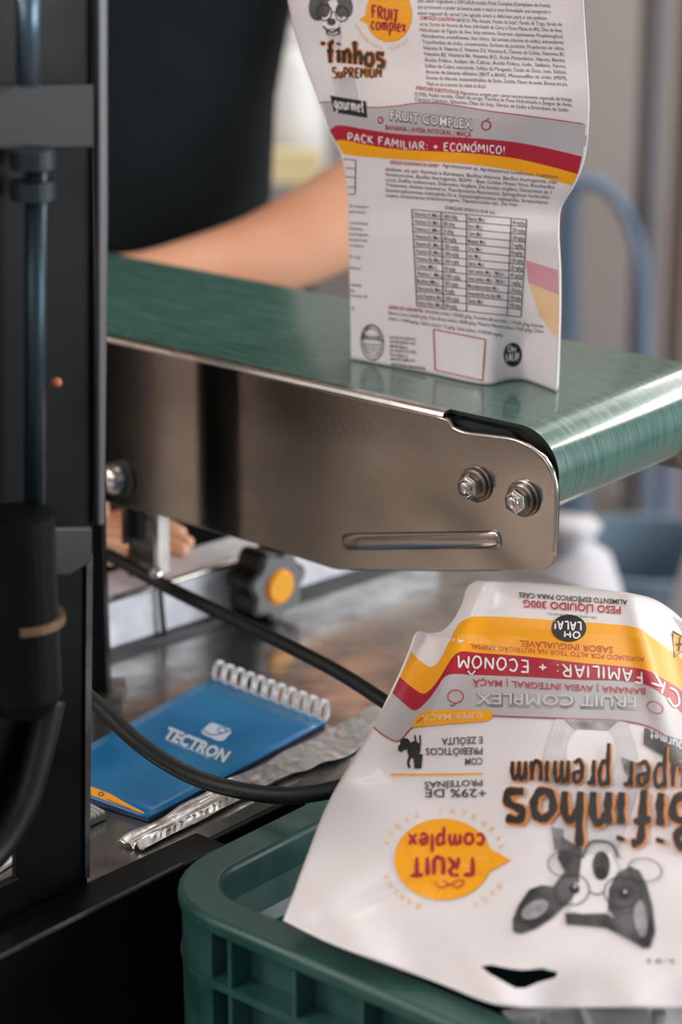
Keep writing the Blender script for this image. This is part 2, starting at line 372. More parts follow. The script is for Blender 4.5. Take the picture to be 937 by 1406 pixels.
# air cylinder with a clip ring and hose at the lower left
p0 = frx(32, 700, .03); p1 = frx(34, 975, .03)
MB().lathe(p1, ZV, [(0, .016), (.01, .021), ((p0-p1).length*.99, .021), ((p0-p1).length, .012)], 28).done('air_cylinder', M['black'], mach, smooth=False)
pr = frx(33, 850, .03)
MB().lathe(pr, ZV, [(-.002, .0212), (-.002, .0228), (.003, .0228), (.003, .0212)], 28).done('clip_ring', mat('clip_brass', (120, 96, 70), .5, .5), mach)
q = frx(76, 838, .03); MB().lathe(q, -WD, [(0, .004), (.004, .003)], 10).done('clip_screw', M['steel_dirty'], mach)
for yy in (150,):
    pass
MB().prism([frx(x, y, .012) for x, y in [(-60, 722), (122, 722), (122, 770), (90, 790), (-60, 790)]], NW*.004).done('cross_bracket', M['black_worn'], mach, bevel=.003)
h = spline([frx(70, 960, .01), frx(52, 1040, .012), frx(30, 1110, .014), frx(-10, 1175, .016), frx(-70, 1215, .02)], 8)
MB().tube(h, .0085, 10).done('air_hose', M['rubber'], mach, smooth=True)
MB().box(V(-.68, 1.63, ZT+.0005), V(.12, 0, 0), V(0, .13, 0), V(0, 0, .32)).done('unseen_dark_box', M['black'], mach, bevel=.004)  # unseen box, added to darken the left end of the plate's reflection
# sealing bar on the worktop
s0 = PZ(153, 897, ZT); s1 = PZ(490, 789, ZT); sd = (s1-s0).normalized(); sn = V(-sd.y, sd.x, 0)
if sn.dot(U) < 0: sn = -sn
s00 = s0-sd*.16; sl = (s1-s0).length+.16+.10; sh = .043
MB().box(s00, sd*sl, -sn*.055, V(0, 0, sh)).done('sealing_bar', M['sealbar'], mach, bevel=.003)
MB().box(s00-sn*.056, sd*(sl-.02), -sn*.10, V(0, 0, .050)).done('bar_housing', M['matte'], mach, bevel=.004)
MB().tube([s00+V(0, 0, sh)-sn*.002, s00+sd*sl+V(0, 0, sh)-sn*.002], .0028, 8).done('bar_top_edge', M['steel_bright'], mach, smooth=True)
MB().box(s00-sn*.0+sn*.0002, sd*sl, sn*.010, V(0, 0, .005)).done('bar_skirt', M['knob'], mach)
kb = PP(338, 788, s0, sn)
kn = MB().lathe(kb, sn, [(0, .008), (0, .014), (.012, .014), (.010, .0275), (.014, .029), (.036, .029), (.0385, .0275), (.0385, .003)], 60, 7, .10).done('lobed_knob', M['knob'], mach, smooth=False)
MB().lathe(kb+sn*.0386, sn, [(0, .0255), (.0012, .0255), (.002, .024), (.002, .004)], 60, 7, .10).done('knob_face', M['knobface'], kn)
MB().lathe(kb+sn*.0405, sn, [(0, .0132), (.0025, .0132), (.0038, .0118), (.0038, .002)], 32).done('button', M['yellow'], kn, smooth=False)
MB().lathe(kb+sn*.0402, sn, [(0, .0148), (.0015, .0148), (.0015, .0134)], 32).done('button_ring', M['p_orange'], kn)
# eye bolt and thin rod below the bracket
ep = onb(217, 790, .004)
MB().tube([onb(217, 780, .003), PP(219, 800, s0+sn*.004, sn), PZ(226, 878, ZT)+sn*0], .0022, 8).done('adjusting_rod', M['foot'], mach, smooth=True)
MB().lathe(onb(216, 789, .0), -WD, [(0, .0052), (.004, .0052), (.005, .003)], 12).done('rod_nut', M['steel_bright'], mach)

# ------------------------------------------------------------------ cables
def cable(pts, rad, label):
    p = spline([PY(*a) for a in pts], 10)
    return tag(MB().tube(p, rad, 14).done('cable', M['rubber'], None, smooth=True), label, 'cable')
cable([(105, 738, 1.76), (160, 768, 1.71), (230, 806, 1.67), (320, 850, 1.62), (400, 889, 1.57), (470, 926, 1.53), (535, 968, 1.49), (580, 1000, 1.47)], .0052, 'upper black cable slanting down from the post to behind the lying pouch')
cable([(40, 905, 1.45), (95, 938, 1.43), (135, 968, 1.42), (190, 1020, 1.40), (250, 1059, 1.385), (310, 1081, 1.37), (380, 1092, 1.35), (440, 1088, 1.34), (510, 1070, 1.335)], .0055, 'lower black rubber cable sagging across the front of the blue notebook')

# ------------------------------------------------------------------ projection of flat print onto real surfaces
class Print:
    def __init__(s, bvh): s.b = bvh; s.reset()
    def reset(s): s.v = []; s.f = []; s.pc = []; s.tx = False
    def add(s, v, f):
        n = len(s.v); s.pc.append((len(s.f), len(s.f)+len(f))); s.v += [tuple(p[:2]) for p in v]; s.f += [tuple(i+n for i in q) for q in f]
    def grid(s, fn, nx, ny):
        s.add([fn(i/nx, j/ny) for j in range(ny+1) for i in range(nx+1)],
              [(j*(nx+1)+i, j*(nx+1)+i+1, (j+1)*(nx+1)+i+1, (j+1)*(nx+1)+i) for j in range(ny) for i in range(nx)])
    def quad(s, q, nx=4, ny=4): s.grid(lambda a, b: bil(q, a, b), nx, ny)
    def ellipse(s, cx, cy, rx, ry, inner=0, n=36, rot=0, k=3, a0=0, a1=2*PI):
        c, s_ = math.cos(rot), math.sin(rot)
        def fn(a, b):
            rr = inner+(1-inner)*b; t = a0+(a1-a0)*a; x = rx*rr*math.cos(t); y = ry*rr*math.sin(t); return (cx+x*c-y*s_, cy+x*s_+y*c)
        s.grid(fn, n, k)
    def poly(s, pts):
        cx = sum(p[0] for p in pts)/len(pts); cy = sum(p[1] for p in pts)/len(pts)
        n = len(pts)
        def fn(a, b):
            t = a*n; i = int(t) % n; fr = t-int(t); p = pts[i]; q = pts[(i+1) % n]
            x = p[0]+(q[0]-p[0])*fr; y = p[1]+(q[1]-p[1])*fr; return (cx+(x-cx)*b, cy+(y-cy)*b)
        s.grid(fn, n*3, 4)
    def line(s, pts, w, n=6):
        pts = [Vector((p[0], p[1], 0)) for p in pts]
        if len(pts) > 2: pts = spline(pts, n)
        else: pts = [pts[0].lerp(pts[1], k/n) for k in range(n+1)]
        L = []; R = []
        for i, p in enumerate(pts):
            t = pts[min(i+1, len(pts)-1)]-pts[max(i-1, 0)]; t = t.normalized() if t.length else V(1, 0, 0); nn = V(-t.y, t.x, 0)*w/2
            L.append(p+nn); R.append(p-nn)
        m_ = len(pts); s.add([*L, *R], [(i, i+1, m_+i+1, m_+i) for i in range(m_-1)])
    def text(s, txt, fn, bold=0):
        vs, fs, bx = text_mesh(txt, bold); 
        if not vs: return
        s.tx = True
        x0, x1, y0, y1 = bx
        s.add([fn((x-x0)/(x1-x0), (y-0)/(.729)) for x, y in vs], fs)
    def tq(s, txt, q, bold=0):                  # q: text's top-left, top-right, bottom-right, bottom-left in photo pixels
        s.text(txt, lambda a, b: bil([q[3], q[2], q[1], q[0]], a, b), bold)
    def tl(s, txt, x0, y0, x1, y1, h, bold=0): s.tq(txt, [(x0, y0-h), (x1, y1-h), (x1, y1), (x0, y0)], bold)
    def hand(s, word, fn, w):
        s.tx = True
        x = 0; tot = sum(GL[ch][0] for ch in word)+.12*(len(word)-1)
        for ch in word:
            adv, strokes = GL[ch]
            for st in strokes:
                p = spline([V(a+x, b, 0) for a, b in st], 5) if len(st) > 2 else [V(st[0][0]+x, st[0][1], 0).lerp(V(st[1][0]+x, st[1][1], 0), k/4) for k in range(5)]
                pp = [Vector((*fn(q.x/tot, q.y), 0)) for q in p]
                L = []; R = []; m_ = len(pp)
                for i, c in enumerate(pp):
                    t = pp[min(i+1, m_-1)]-pp[max(i-1, 0)]; t = t.normalized() if t.length else V(1, 0, 0)
                    e = min(i, m_-1-i); ww = w*(.5 if e > 0 else .36)*(1+.15*math.sin(i*1.3)); nn = V(-t.y, t.x, 0)*ww
                    L.append(c+nn); R.append(c-nn)
                s.add([*L, *R], [(i, i+1, m_+i+1, m_+i) for i in range(m_-1)])
            x += adv+.12
    def done(s, name, m, parent, off=.0003, label=None):
        v3 = []; ok = []
        for x, y in s.v:
            d = ray(x, y).normalized(); hit, nn, _, _ = s.b.ray_cast(CAM, d)
            if hit is None: v3.append(CAM); ok.append(False)
            else:
                if nn.dot(d) > 0: nn = -nn
                v3.append(hit+nn*off*.9-d*off*.5); ok.append(True)
        if not s.tx and 1 < len(s.pc) <= 12: groups = [s.f[a:b] for a, b in s.pc]
        else: groups = [s.f]
        out = None; many = s.tx or len(s.pc) > 12
        for g_ in groups:
            o = s.emit(name, m, parent, v3, [f for f in g_ if all(ok[i] for i in f)], label) or out
            if o and many: o['kind'] = 'stuff'
            out = o
        s.reset(); return out
    def emit(s, name, m, parent, v3, fs, label):
        if not fs: return None
        used = sorted({i for f in fs for i in f}); ix = {a: b for b, a in enumerate(used)}
        o0 = ORG[parent.name]; me = bpy.data.meshes.new(name)
        me.from_pydata([v3[i]-o0 for i in used], [], [tuple(ix[i] for i in f) for f in fs]); me.materials.append(m)
        o = bpy.data.objects.new(name, me); C.objects.link(o); o.parent = parent; ORG[o.name] = o0
        if label: o['label'] = label
        return o
def bil(q, a, b):
    return ((q[0][0]*(1-a)+q[1][0]*a)*(1-b)+(q[3][0]*(1-a)+q[2][0]*a)*b, (q[0][1]*(1-a)+q[1][1]*a)*(1-b)+(q[3][1]*(1-a)+q[2][1]*a)*b)
_tc = {}
def text_mesh(txt, bold=0):
    k = (txt, bold)
    if k in _tc: return _tc[k]
    cu = bpy.data.curves.new('t', 'FONT'); cu.body = txt; cu.resolution_u = 2; cu.offset = bold; cu.fill_mode = 'FRONT'
    ob = bpy.data.objects.new('t', cu); C.objects.link(ob)
    dg = bpy.context.evaluated_depsgraph_get(); e = ob.evaluated_get(dg); me = e.to_mesh()
    vs = [(v.co.x, v.co.y) for v in me.vertices]; fs = [tuple(p.vertices) for p in me.polygons]
    e.to_mesh_clear(); bpy.data.objects.remove(ob); bpy.data.curves.remove(cu)
    bx = (min(v[0] for v in vs), max(v[0] for v in vs), 0, 0) if vs else (0, 1, 0, 1)
    _tc[k] = (vs, fs, bx); return _tc[k]
def poly1(pts):                                   # piecewise curve y(x) through points
    sp_ = spline([V(p[0], p[1], 0) for p in pts], 8)
    L = [0]
    for i in range(1, len(sp_)): L.append(L[-1]+(sp_[i]-sp_[i-1]).length)
    def fn(t):
        d_ = max(0, min(1, t))*L[-1]
        for i in range(1, len(L)):
            if L[i] >= d_:
                f_ = (d_-L[i-1])/max(1e-9, L[i]-L[i-1]); return sp_[i-1].lerp(sp_[i], f_)
        return sp_[-1]
    return fn
# hand lettering: advance and strokes, baseline 0, height 1
GL = {
 'B': (.62, [[(.08, 1), (.1, .5), (.08, 0)], [(.0, .95), (.35, 1), (.5, .78), (.15, .53)], [(.15, .53), (.55, .45), (.5, .1), (.05, .02)]]),
 'i': (.16, [[(.08, .62), (.1, .3), (.08, 0)], [(.08, .85), (.12, .95)]]),
 'f': (.40, [[(.4, .98), (.22, .9), (.18, .5), (.15, -.05)], [(0, .5), (.36, .56)]]),
 'n': (.46, [[(.06, .62), (.08, .3), (.06, 0)], [(.08, .4), (.25, .62), (.38, .45), (.38, 0)]]),
 'h': (.46, [[(.06, 1.1), (.08, .5), (.06, 0)], [(.08, .35), (.25, .58), (.38, .42), (.38, 0)]]),
 'o': (.48, [[(.24, .6), (.04, .4), (.08, .08), (.28, 0), (.42, .22), (.38, .5), (.22, .6)]]),
 's': (.42, [[(.38, .58), (.12, .62), (.06, .42), (.34, .26), (.34, .04), (.04, .02)]]),
 'S': (.46, [[(.4, .9), (.1, .95), (.06, .62), (.38, .42), (.38, .06), (.02, .02)]]),
 'u': (.46, [[(.05, .62), (.06, .15), (.22, .0), (.36, .2), (.38, .6)], [(.38, .3), (.42, 0)]]),
 'p': (.44, [[(.06, .62), (.08, .1), (.05, -.4)], [(.08, .5), (.3, .62), (.4, .35), (.28, .05), (.08, .08)]]),
 'e': (.42, [[(.06, .3), (.36, .34), (.3, .58), (.1, .5), (.05, .2), (.18, 0), (.38, .08)]]),
 'r': (.34, [[(.06, .62), (.08, .3), (.06, 0)], [(.08, .4), (.2, .58), (.32, .56)]]),
 'R': (.52, [[(.06, .95), (.08, 0)], [(.04, .94), (.3, .95), (.42, .75), (.3, .52), (.08, .48)], [(.15, .48), (.48, .0)]]),
 'E': (.44, [[(.4, .95), (.03, .92)], [(.06, .96), (.06, 0)], [(.04, .03), (.4, .0)], [(.06, .5), (.32, .52)]]),
 'M': (.62, [[(.04, 0), (.08, .95), (.3, .4), (.5, .95), (.56, 0)]]),
 'm': (.66, [[(.05, .6), (.06, 0)], [(.06, .4), (.2, .6), (.3, .4), (.3, 0)], [(.3, .4), (.46, .6), (.56, .4), (.56, 0)]]),
 'P': (.46, [[(.06, .95), (.08, 0)], [(.04, .94), (.3, .95), (.42, .7), (.3, .45), (.08, .42)]]),
 'F': (.46, [[(.44, .94), (.03, .92)], [(.06, .97), (.08, 0)], [(.06, .5), (.34, .52)]]),
 'U': (.5, [[(.05, .95), (.06, .2), (.24, 0), (.42, .2), (.42, .95)]]),
 'I': (.14, [[(.07, .95), (.08, 0)]]),
 'T': (.5, [[(.0, .92), (.5, .96)], [(.25, .94), (.24, 0)]]),
 'c': (.4, [[(.36, .5), (.18, .6), (.05, .3), (.16, .02), (.38, .1)]]),
 'a': (.46, [[(.36, .5), (.18, .6), (.05, .3), (.16, .02), (.36, .3)], [(.36, .58), (.38, 0)]]),
 'l': (.14, [[(.07, 1.05), (.07, 0)]]),
 'x': (.42, [[(.04, .6), (.38, 0)], [(.38, .6), (.04, 0)]]),
 't': (.34, [[(.16, .9), (.15, .1), (.3, 0)], [(0, .58), (.32, .6)]]),
 'g': (.44, [[(.36, .5), (.18, .6), (.05, .3), (.2, .05), (.36, .3)], [(.36, .58), (.36, -.25), (.06, -.3)]]),
 'O': (.5, [[(.25, .95), (.04, .6), (.08, .1), (.3, 0), (.46, .4), (.38, .85), (.22, .95)]]),
 'L': (.4, [[(.06, .95), (.06, .0)], [(.04, .03), (.38, .02)]]),
 'A': (.5, [[(.02, 0), (.24, .95), (.46, 0)], [(.1, .35), (.4, .38)]]),
 'H': (.48, [[(.05, .95), (.06, 0)], [(.42, .95), (.42, 0)], [(.06, .48), (.42, .5)]]),
 'C': (.46, [[(.42, .82), (.2, .95), (.04, .5), (.18, .02), (.44, .12)]]),
 'K': (.46, [[(.06, .95), (.06, 0)], [(.42, .92), (.08, .45)], [(.1, .48), (.46, 0)]]),
 'N': (.5, [[(.04, 0), (.06, .95)], [(.06, .95), (.42, .02)], [(.42, .02), (.44, .95)]]),
 ':': (.14, [[(.06, .55), (.09, .62)], [(.06, .08), (.09, .15)]]),
 '+': (.46, [[(.04, .4), (.42, .42)], [(.23, .66), (.23, .14)]]),
 '!': (.16, [[(.1, .95), (.08, .3)], [(.07, .05), (.09, .1)]]),
 ' ': (.22, []), "'": (.12, [[(.08, .95), (.04, .75)]]),
}
def hq(P_, word, q, w):                          # quad: text's tl, tr, br, bl
    P_.hand(word, lambda a, b: bil([q[3], q[2], q[1], q[0]], a, b), w)

# ------------------------------------------------------------------ pouches: a sheet grid given by its outline, a depth and a filling thickness
def resample(pts, n):
    sp_ = spline([V(p[0], p[1], 0) for p in pts], 8); L = [0]
    for i in range(1, len(sp_)): L.append(L[-1]+(sp_[i]-sp_[i-1]).length)
    out = []; j = 1
    for k in range(n+1):
        d_ = L[-1]*k/n
        while j < len(L)-1 and L[j] < d_: j += 1
        out.append(sp_[j-1].lerp(sp_[j], max(0, min(1, (d_-L[j-1])/max(1e-9, L[j]-L[j-1])))))
    return out
def pouch_mesh(top, bot, left, right, depth, thick, NX, NY, back):
    T = resample(top, NX); B = resample(bot, NX); Lf = resample(left, NY); Rt = resample(right, NY)
    F_ = []; K_ = []
    for j in range(NY+1):
        t = j/NY
        for i in range(NX+1):
            s_ = i/NX
            c = T[i]*(1-t)+B[i]*t+Lf[j]*(1-s_)+Rt[j]*s_-(T[0]*(1-s_)*(1-t)+T[NX]*s_*(1-t)+B[0]*(1-s_)*t+B[NX]*s_*t)
            p = depth(s_, t, c.x, c.y); F_.append(p); K_.append(p+back*thick(s_, t, c.x, c.y))
    def idx(i, j): return j*(NX+1)+i
    n_ = len(F_); front = [(idx(i, j), idx(i+1, j), idx(i+1, j+1), idx(i, j+1)) for j in range(NY) for i in range(NX)]
    faces = front+[(d+n_, c+n_, b+n_, a+n_) for a, b, c, d in front]
    ring = [idx(i, 0) for i in range(NX)]+[idx(NX, j) for j in range(NY)]+[idx(i, NY) for i in range(NX, 0, -1)]+[idx(0, j) for j in range(NY, 0, -1)]
    for k in range(len(ring)):
        a, b = ring[k], ring[(k+1) % len(ring)]; faces.append((b, a, a+n_, b+n_))
    return F_, K_, front, faces
def bump(x, c, w): return math.exp(-((x-c)/w)**2)

# ---- pouch standing on the belt
top = [(388, -75), (500, -70), (600, -66), (700, -68), (797, -70)]
bot = [(482, 493), (530, 502), (590, 513), (640, 524), (672, 528), (700, 522), (725, 523), (764, 538)]
left = [(388, -75), (395, 0), (412, 70), (432, 125), (452, 180), (469, 216), (476, 260), (479, 340), (481, 430), (482, 493)]
right = [(797, -70), (801, 0), (807, 100), (809, 150), (804, 212), (790, 252), (771, 285), (767, 320), (769, 380), (768, 450), (764, 538)]
b0 = PZ(482, 493, ZB+.0006); b1 = PZ(764, 538, ZB+.0006)
bd = (b1-b0).normalized(); bn = V(-bd.y, bd.x, 0)
if bn.y < 0: bn = -bn
BC = resample(bot, 90)
def dep1(s, t, x, y):
    base = PP(x, y, b0, bn)
    k_ = min(len(BC)-1, int(max(0, min(1, s))*(len(BC)-1)+.5)); ry = ray(x, y)
    dl = (PZ(BC[k_].x, BC[k_].y, ZB+.0006)-b0).dot(bn)*max(0, t-.55)**2/.2025
    p = base+ry*(dl/ry.dot(bn))
    # swell, creases and the bend at two thirds of the height
    o = .010*math.sin(PI*min(1, max(0, s)))*math.sin(PI*min(1, t*1.02))
    o += .007*bump(y, 150, 60)*bump(s, .6, .5)-.006*bump(y, 288, 26)*(.3+.9*max(0, s-.35))
    o -= .003*bump(x, 466-.12*(215-y) if y < 215 else 478, 12)*(1 if y < 215 else .25)
    o += .003*bump(x-.55*(y-430), 640, 10)*bump(y, 470, 60)-.004*bump(x+.7*(y-500), 700, 14)*bump(y, 500, 45)
    o += .0010*noise.noise(V(x*.012, y*.012, 3))*3*min(1, (1-t)*5)
    r_ = ray(x, y); return p-r_*(o*min(1, (1-t)*6)/abs(r_.dot(bn)))
def th1(s, t, x, y):
    e = min(1, math.sin(PI*min(1, max(0, s)))*1.5)
    return .0009+.055*e**.8*(t**.6)*(min(1, t*3))+.004*e
back1 = bn
F1, K1, fr1, fa1 = pouch_mesh(top, bot, left, right, dep1, th1, 90, 120, back1)
K1 = [V(p.x, p.y, max(p.z, ZB+.0006)) for p in K1]
pouch = thing('packaging_pouch', (b0+b1)/2, 'white pouch covered in small text, standing upright on the green belt', 'pouch', 'dog treat pouches')
finish('film_body', F1+K1, fa1, M['bag'], pouch, smooth=True)
P = Print(BVHTree.FromPolygons(F1, fr1))
def strip(P_, topc, botc, nx=80, ny=3):
    a = poly1(topc); b = poly1(botc)
    P_.grid(lambda s, t: tuple((a(s)*(1-t)+b(s)*t)[:2]), nx, ny)
g_top = [(438, 141), (458, 140), (500, 147), (540, 146), (580, 141), (620, 144), (670, 152), (740, 161), (808.5, 171)]
r_top = [(450, 183), (464, 172), (500, 177), (540, 183), (580, 186), (640, 189), (700, 194), (750, 203), (804, 216)]
y_top = [(458, 196), (470, 192), (500, 198), (540, 204), (580, 207), (640, 210), (700, 216), (750, 227), (798, 240)]
y_bot = [(468.5, 214), (474, 212), (500, 215), (540, 218), (580, 221), (640, 225), (700, 233), (750, 245), (789.5, 255)]
strip(P, g_top, r_top); P.done('grey_band', M['p_grey'], pouch, .0002)
strip(P, r_top, y_top); P.done('red_band', M['p_red'], pouch, .0003)
strip(P, y_top, y_bot); P.done('yellow_band', M['p_yellow'], pouch, .0003)
P.line(g_top, 1.2); P.done('band_line', M['p_red'], pouch, .0004)
# pale show-through at the right edge
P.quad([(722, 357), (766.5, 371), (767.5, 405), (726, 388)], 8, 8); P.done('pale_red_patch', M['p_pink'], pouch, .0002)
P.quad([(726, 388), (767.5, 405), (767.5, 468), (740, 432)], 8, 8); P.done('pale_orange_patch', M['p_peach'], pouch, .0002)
P.line([(727, 390), (745, 396), (767, 409)], 6); P.done('orange_patch_edge', M['p_yellow'], pouch, .0003) if False else P.reset()
# dog picture, tag, bubble, lettering
P.ellipse(440, 5, 15, 24, rot=.25); P.ellipse(474, 6, 10, 18, rot=-.25); P.done('dog_ears', M['p_fur'], pouch, .0003)
P.ellipse(456, 22, 13, 22, rot=.1); P.done('dog_face', M['p_white'], pouch, .0004)
P.ellipse(446, 12, 8, 12); P.ellipse(468, 14, 6, 10); P.ellipse(456, 30, 6, 5); P.line([(444, 36), (456, 44), (468, 38)], 3); P.done('dog_markings', M['p_fur'], pouch, .0005)
P.ellipse(446, 17, 11, 12, .86); P.ellipse(470, 19, 9, 11, .86); P.line([(456, 17), (461, 16)], 1.3); P.ellipse(458, 44, 10, 5, .75); P.done('dog_glasses', M['p_black'], pouch, .0006)
P.poly([(455, 105), (486, 105), (492, 136), (462, 133)]); P.poly([(448, 46), (470, 46), (466, 66), (456, 66)]); P.done('dog_body', M['p_lgrey'], pouch, .0003)
P.poly([(454, 131), (503, 139), (505, 162), (459, 154)]); P.done('gourmet_tag', M['p_black'], pouch, .0004)
hq(P, 'gourmet', [(459, 132), (500, 137), (501, 154), (460, 148)], 1.6); P.done('gourmet_lettering', M['p_white'], pouch, .0006)
P.ellipse(534, 20, 32, 38); P.poly([(493, 27), (506, 18), (506, 34)]); P.done('yellow_bubble', M['p_yellow'], pouch, .0003)
hq(P, 'FRUIT', [(511, 6), (548, 14), (548, 30), (511, 24)], 3); hq(P, 'complex', [(510, 22), (558, 26), (558, 44), (510, 40)], 2.4); P.done('bubble_lettering', M['p_red'], pouch, .0005)
for k, ch in enumerate('AVEIA INTEGRAL'):
    a = PI*(.28+.62*k/13); x = 532+43*math.cos(a); y = 20+46*math.sin(a)
    if ch != ' ': P.tl(ch, x-(.8 if ch == 'I' else 2.3), y+3, x+(.8 if ch == 'I' else 2.3), y+3, 6)
P.done('ring_lettering', M['p_peach'], pouch, .0003)
hq(P, "'finhos", [(442, 55), (529, 63), (528, 92), (444, 84)], 8.5); hq(P, 'SuPREMIUM', [(457, 92), (525, 94), (524, 106), (458, 107)], 3.4); P.done('lettering_shade', M['p_orange'], pouch, .0003)
hq(P, "'finhos", [(442, 55), (529, 63), (528, 92), (444, 84)], 5.2); hq(P, 'SuPREMIUM', [(457, 92), (525, 94), (524, 106), (458, 107)], 1.8); P.done('brush_lettering', M['p_black'], pouch, .0005)
P.tl('FRUIT COMPLEX', 536, 165, 650, 178.5, 14.5, .05); P.done('outline_shadow', M['p_text'], pouch, .00035)
P.tl('FRUIT COMPLEX', 537, 164, 649, 177.5, 13.5, .005); P.done('outline_lettering', M['p_white'], pouch, .0005)
P.tl('BANANA | AVEIA INTEGRAL | MAÇÃ', 530, 178, 648, 188, 7, .01); P.ellipse(668, 172, 7, 7, .75); P.line([(668, 166), (672, 162)], 1.5); P.ellipse(523, 165, 4, 5, .6); P.done('fruit_lettering', M['p_red'], pouch, .0004)
cv = poly1([(478, 193), (520, 198), (560, 204), (600, 206), (650, 208), (694, 211)])
P.hand('PACK FAMILIAR: + ECONOMICO!', lambda a, b: (cv(a).x, cv(a).y-11*b), 1.7); P.line([(652, 196.5), (655, 194)], 1.2); P.done('pack_lettering', M['p_white'], pouch, .0005)
body = ["ção, Sabor inigualável e OH LALA combo Fruit Complex (Complexo de frutas),", "que promovem o poder da banana aveia e maçã a nova formulação que asseguram o", "sabor especial da carne! Um agrado único e delicioso para o seu petisco."]
for k, t in enumerate(body): P.tl(t, 574, 3+8.6*k, 757 if k < 2 else 752, 10+8.6*k, 5.6)
bl = ["BÁSICA: Mix Assado, Farelo de Soja*, Farelo de Trigo, Farelo de", "arroz, Farinha de Vísceras de Aves, hidrolisado de Carne e Ossos Mistas de 40%, Óleo de Aves,", "Hidrolisado de Fígado de Ave, leite mínimo, Sacarose, espessantes Propilenoglicol,",
      "Maltodextrina, emulsificantes, óleo cítrico, Sal comum (cloreto de sódio), antioxidantes", "Tripolifosfato de sódio, conservantes: Sorbato de potássio, Propionato de cálcio,", "Vitamina A, Vitamina E, Vitamina D3, Vitamina K, Cloreto de Colina, Vitaminas B1,",
      "Vitamina B2, Vitamina B6, Vitamina B12, Ácido Pantotênico, Niacina, Biotina,", "Ácido Fólico, Iodato de Cálcio, Ácido Fólico, Iodo, Selênio, Ferro,", "Sulfato de Cobre, monóxido, Sulfato de Manganês, Óxido de Zinco, Iodo, Selênio,",
      "Aroma de banana idêntico (BHT e BHA), Monossulfito de sódio (MSM),", "Extrato de Alecrim, hexametafosfato de Sódio, Zeólita, Flavor de aveia, Banana em pó,", "Maçã em pó e extrato de cidade do Brasil."]
for k, t in enumerate(bl):
    x0 = 577+.9*k if k > 2 else 577; P.tl(t, (628 if k == 0 else x0), (30 if k == 0 else 27)+8.2*k, (772+.8*k) if k < 11 else 668, 36+8.2*k if k < 11 else 31+8.2*k, 5.4)
bc = ["Pigmentos origem por carne mecanicamente separada de frango", "(CMS), Feijão moído, Osso de sorgo, Farinha de Pena Hidrolisada e Sangue de Aves,", "Calcário Calcítico, Glicerina, Óleo de Soja, Nitrito de Sódio e Eritorbato de Sódio."]
for k, t in enumerate(bc): P.tl(t, 633 if k == 0 else 570, (130 if k == 0 else 124)+7.2*k, 786 if k < 2 else 782, 139+7.2*k, 5.2)
bdn = ["Agrobacterium sp, Agrobacterium tumefaciens, Arabidopsis", "thaliana, a/y por Azomax e Karatequi, Bacillus thilensis, Bacillus thuringiensis, soja", "Humicomonas, Bacillus thuringiensis, BGMV - Bean Golden Mosaic Virus, Brevibacillus",
       "oryza, Delftia acidovorans, Diabrotica Virgifera, Dia brotics virgifera, Dianeramas sp. I.", "Tristemma, Helium hammurus, Pseudomonas fluorescens, Sphingobium herbicidov.", "Stenotrophomonas maltophilia DI-6, Stenotrophomonas maltophilia, Streptomyces", "sceptre, Streptomyces viridochromogenes, Thermococcales spp., Zea mays."]
for k, t in enumerate(bdn): P.tl(t, 608 if k == 0 else 530, (229 if k == 0 else 227)+7.2*k, (768-3*k) if k < 6 else 712, 245+7.0*k if k < 6 else 283, 5.3)
P.tl('ENRIQUECIMENTO POR KG', 612, 287, 680, 294.5, 5)
bg_ = ["Umidade (máx.) 120,00 g/kg, Proteína Bruta (mín.) 170,00 g/kg, Extrato", "Etéreo (mín.) 60,00 g/kg, Fibra Bruta (máx.) 20,00 g/kg, Matéria Mineral (máx.) 70,00 g/kg, Cálcio", "(máx.) 1.000mg/kg, Cálcio (máx.) 12 g/kg, Sódio (mín.) 4.500,00 mg/kg"]
for k, t in enumerate(bg_): P.tl(t, 584 if k == 0 else 534, (429 if k == 0 else 424)+7.4*k, 747 if k < 2 else 690, 450+7.4*k if k < 2 else 462, 5)
# table
TLq, TRq, BRq, BLq = (566, 287.5), (723.5, 301.5), (716, 435), (573, 420)
tq_ = [TLq, TRq, BRq, BLq]; cols = [0, .255, .475, .865, 1]
for c_ in cols: P.line([bil(tq_, c_, k/6) for k in range(7)], 1.15)
NR = 13
for k in range(NR+1): P.line([bil(tq_, a/6, k/NR) for a in range(7)], 1.0)
lt = ["Vitamina A (Mín.)", "Vitamina D3 (Mín.)", "Vitamina E (Mín.)", "Vitamina K3 (Mín.)", "Vitamina B1 (Mín.)", "Vitamina B2 (Mín.)", "Vitamina B6 (Mín.)", "Colina (Mín.)", "Vitamina C (Mín.)", "Biotina (Mín.)", "Niacinamida (Mín.)", "Ácido Pantotênico (Mín.)", "Ácido Fólico (Mín.)"]
lv = ["3.000 UI/kg", "300 UI/kg", "20 UI/kg", "600 mcg/kg", "1.000 mcg/kg", "2.000 mcg/kg", "1.000 mcg/kg", "100 mg/kg", "10.000 mcg/kg", "2500 mcg/kg", "90 mg/kg", "5.000 mcg/kg", "500 mcg/kg"]
rt = ["Niacina (Mín.)", "Ferro (Mín.)", "Cobre (Mín.)", "Manganês (Mín.)", "Zinco (Mín.)", "Iodo (Mín.)", "Selênio (Mín.)", "Ácido Linoleico (Mín.) - ÔMEGA 6", "Ácido Linolênico (Mín.) - ÔMEGA 3", "Monooligossacarídeos (Mín.)", "Hexametafosfato de sódio (Mín.)", "Zeólita (Mín.)", ""]
rv = ["14 mg/kg", "200 mg/kg", "1,00 mg/kg", "7 mg/kg", "8 mg/kg", "1,00 mg/kg", "20 mg/kg", "40 mg/kg", "1 mg/kg", "1.200 mg/kg", "1.000 mg/kg", "1.000 mg/kg", ""]
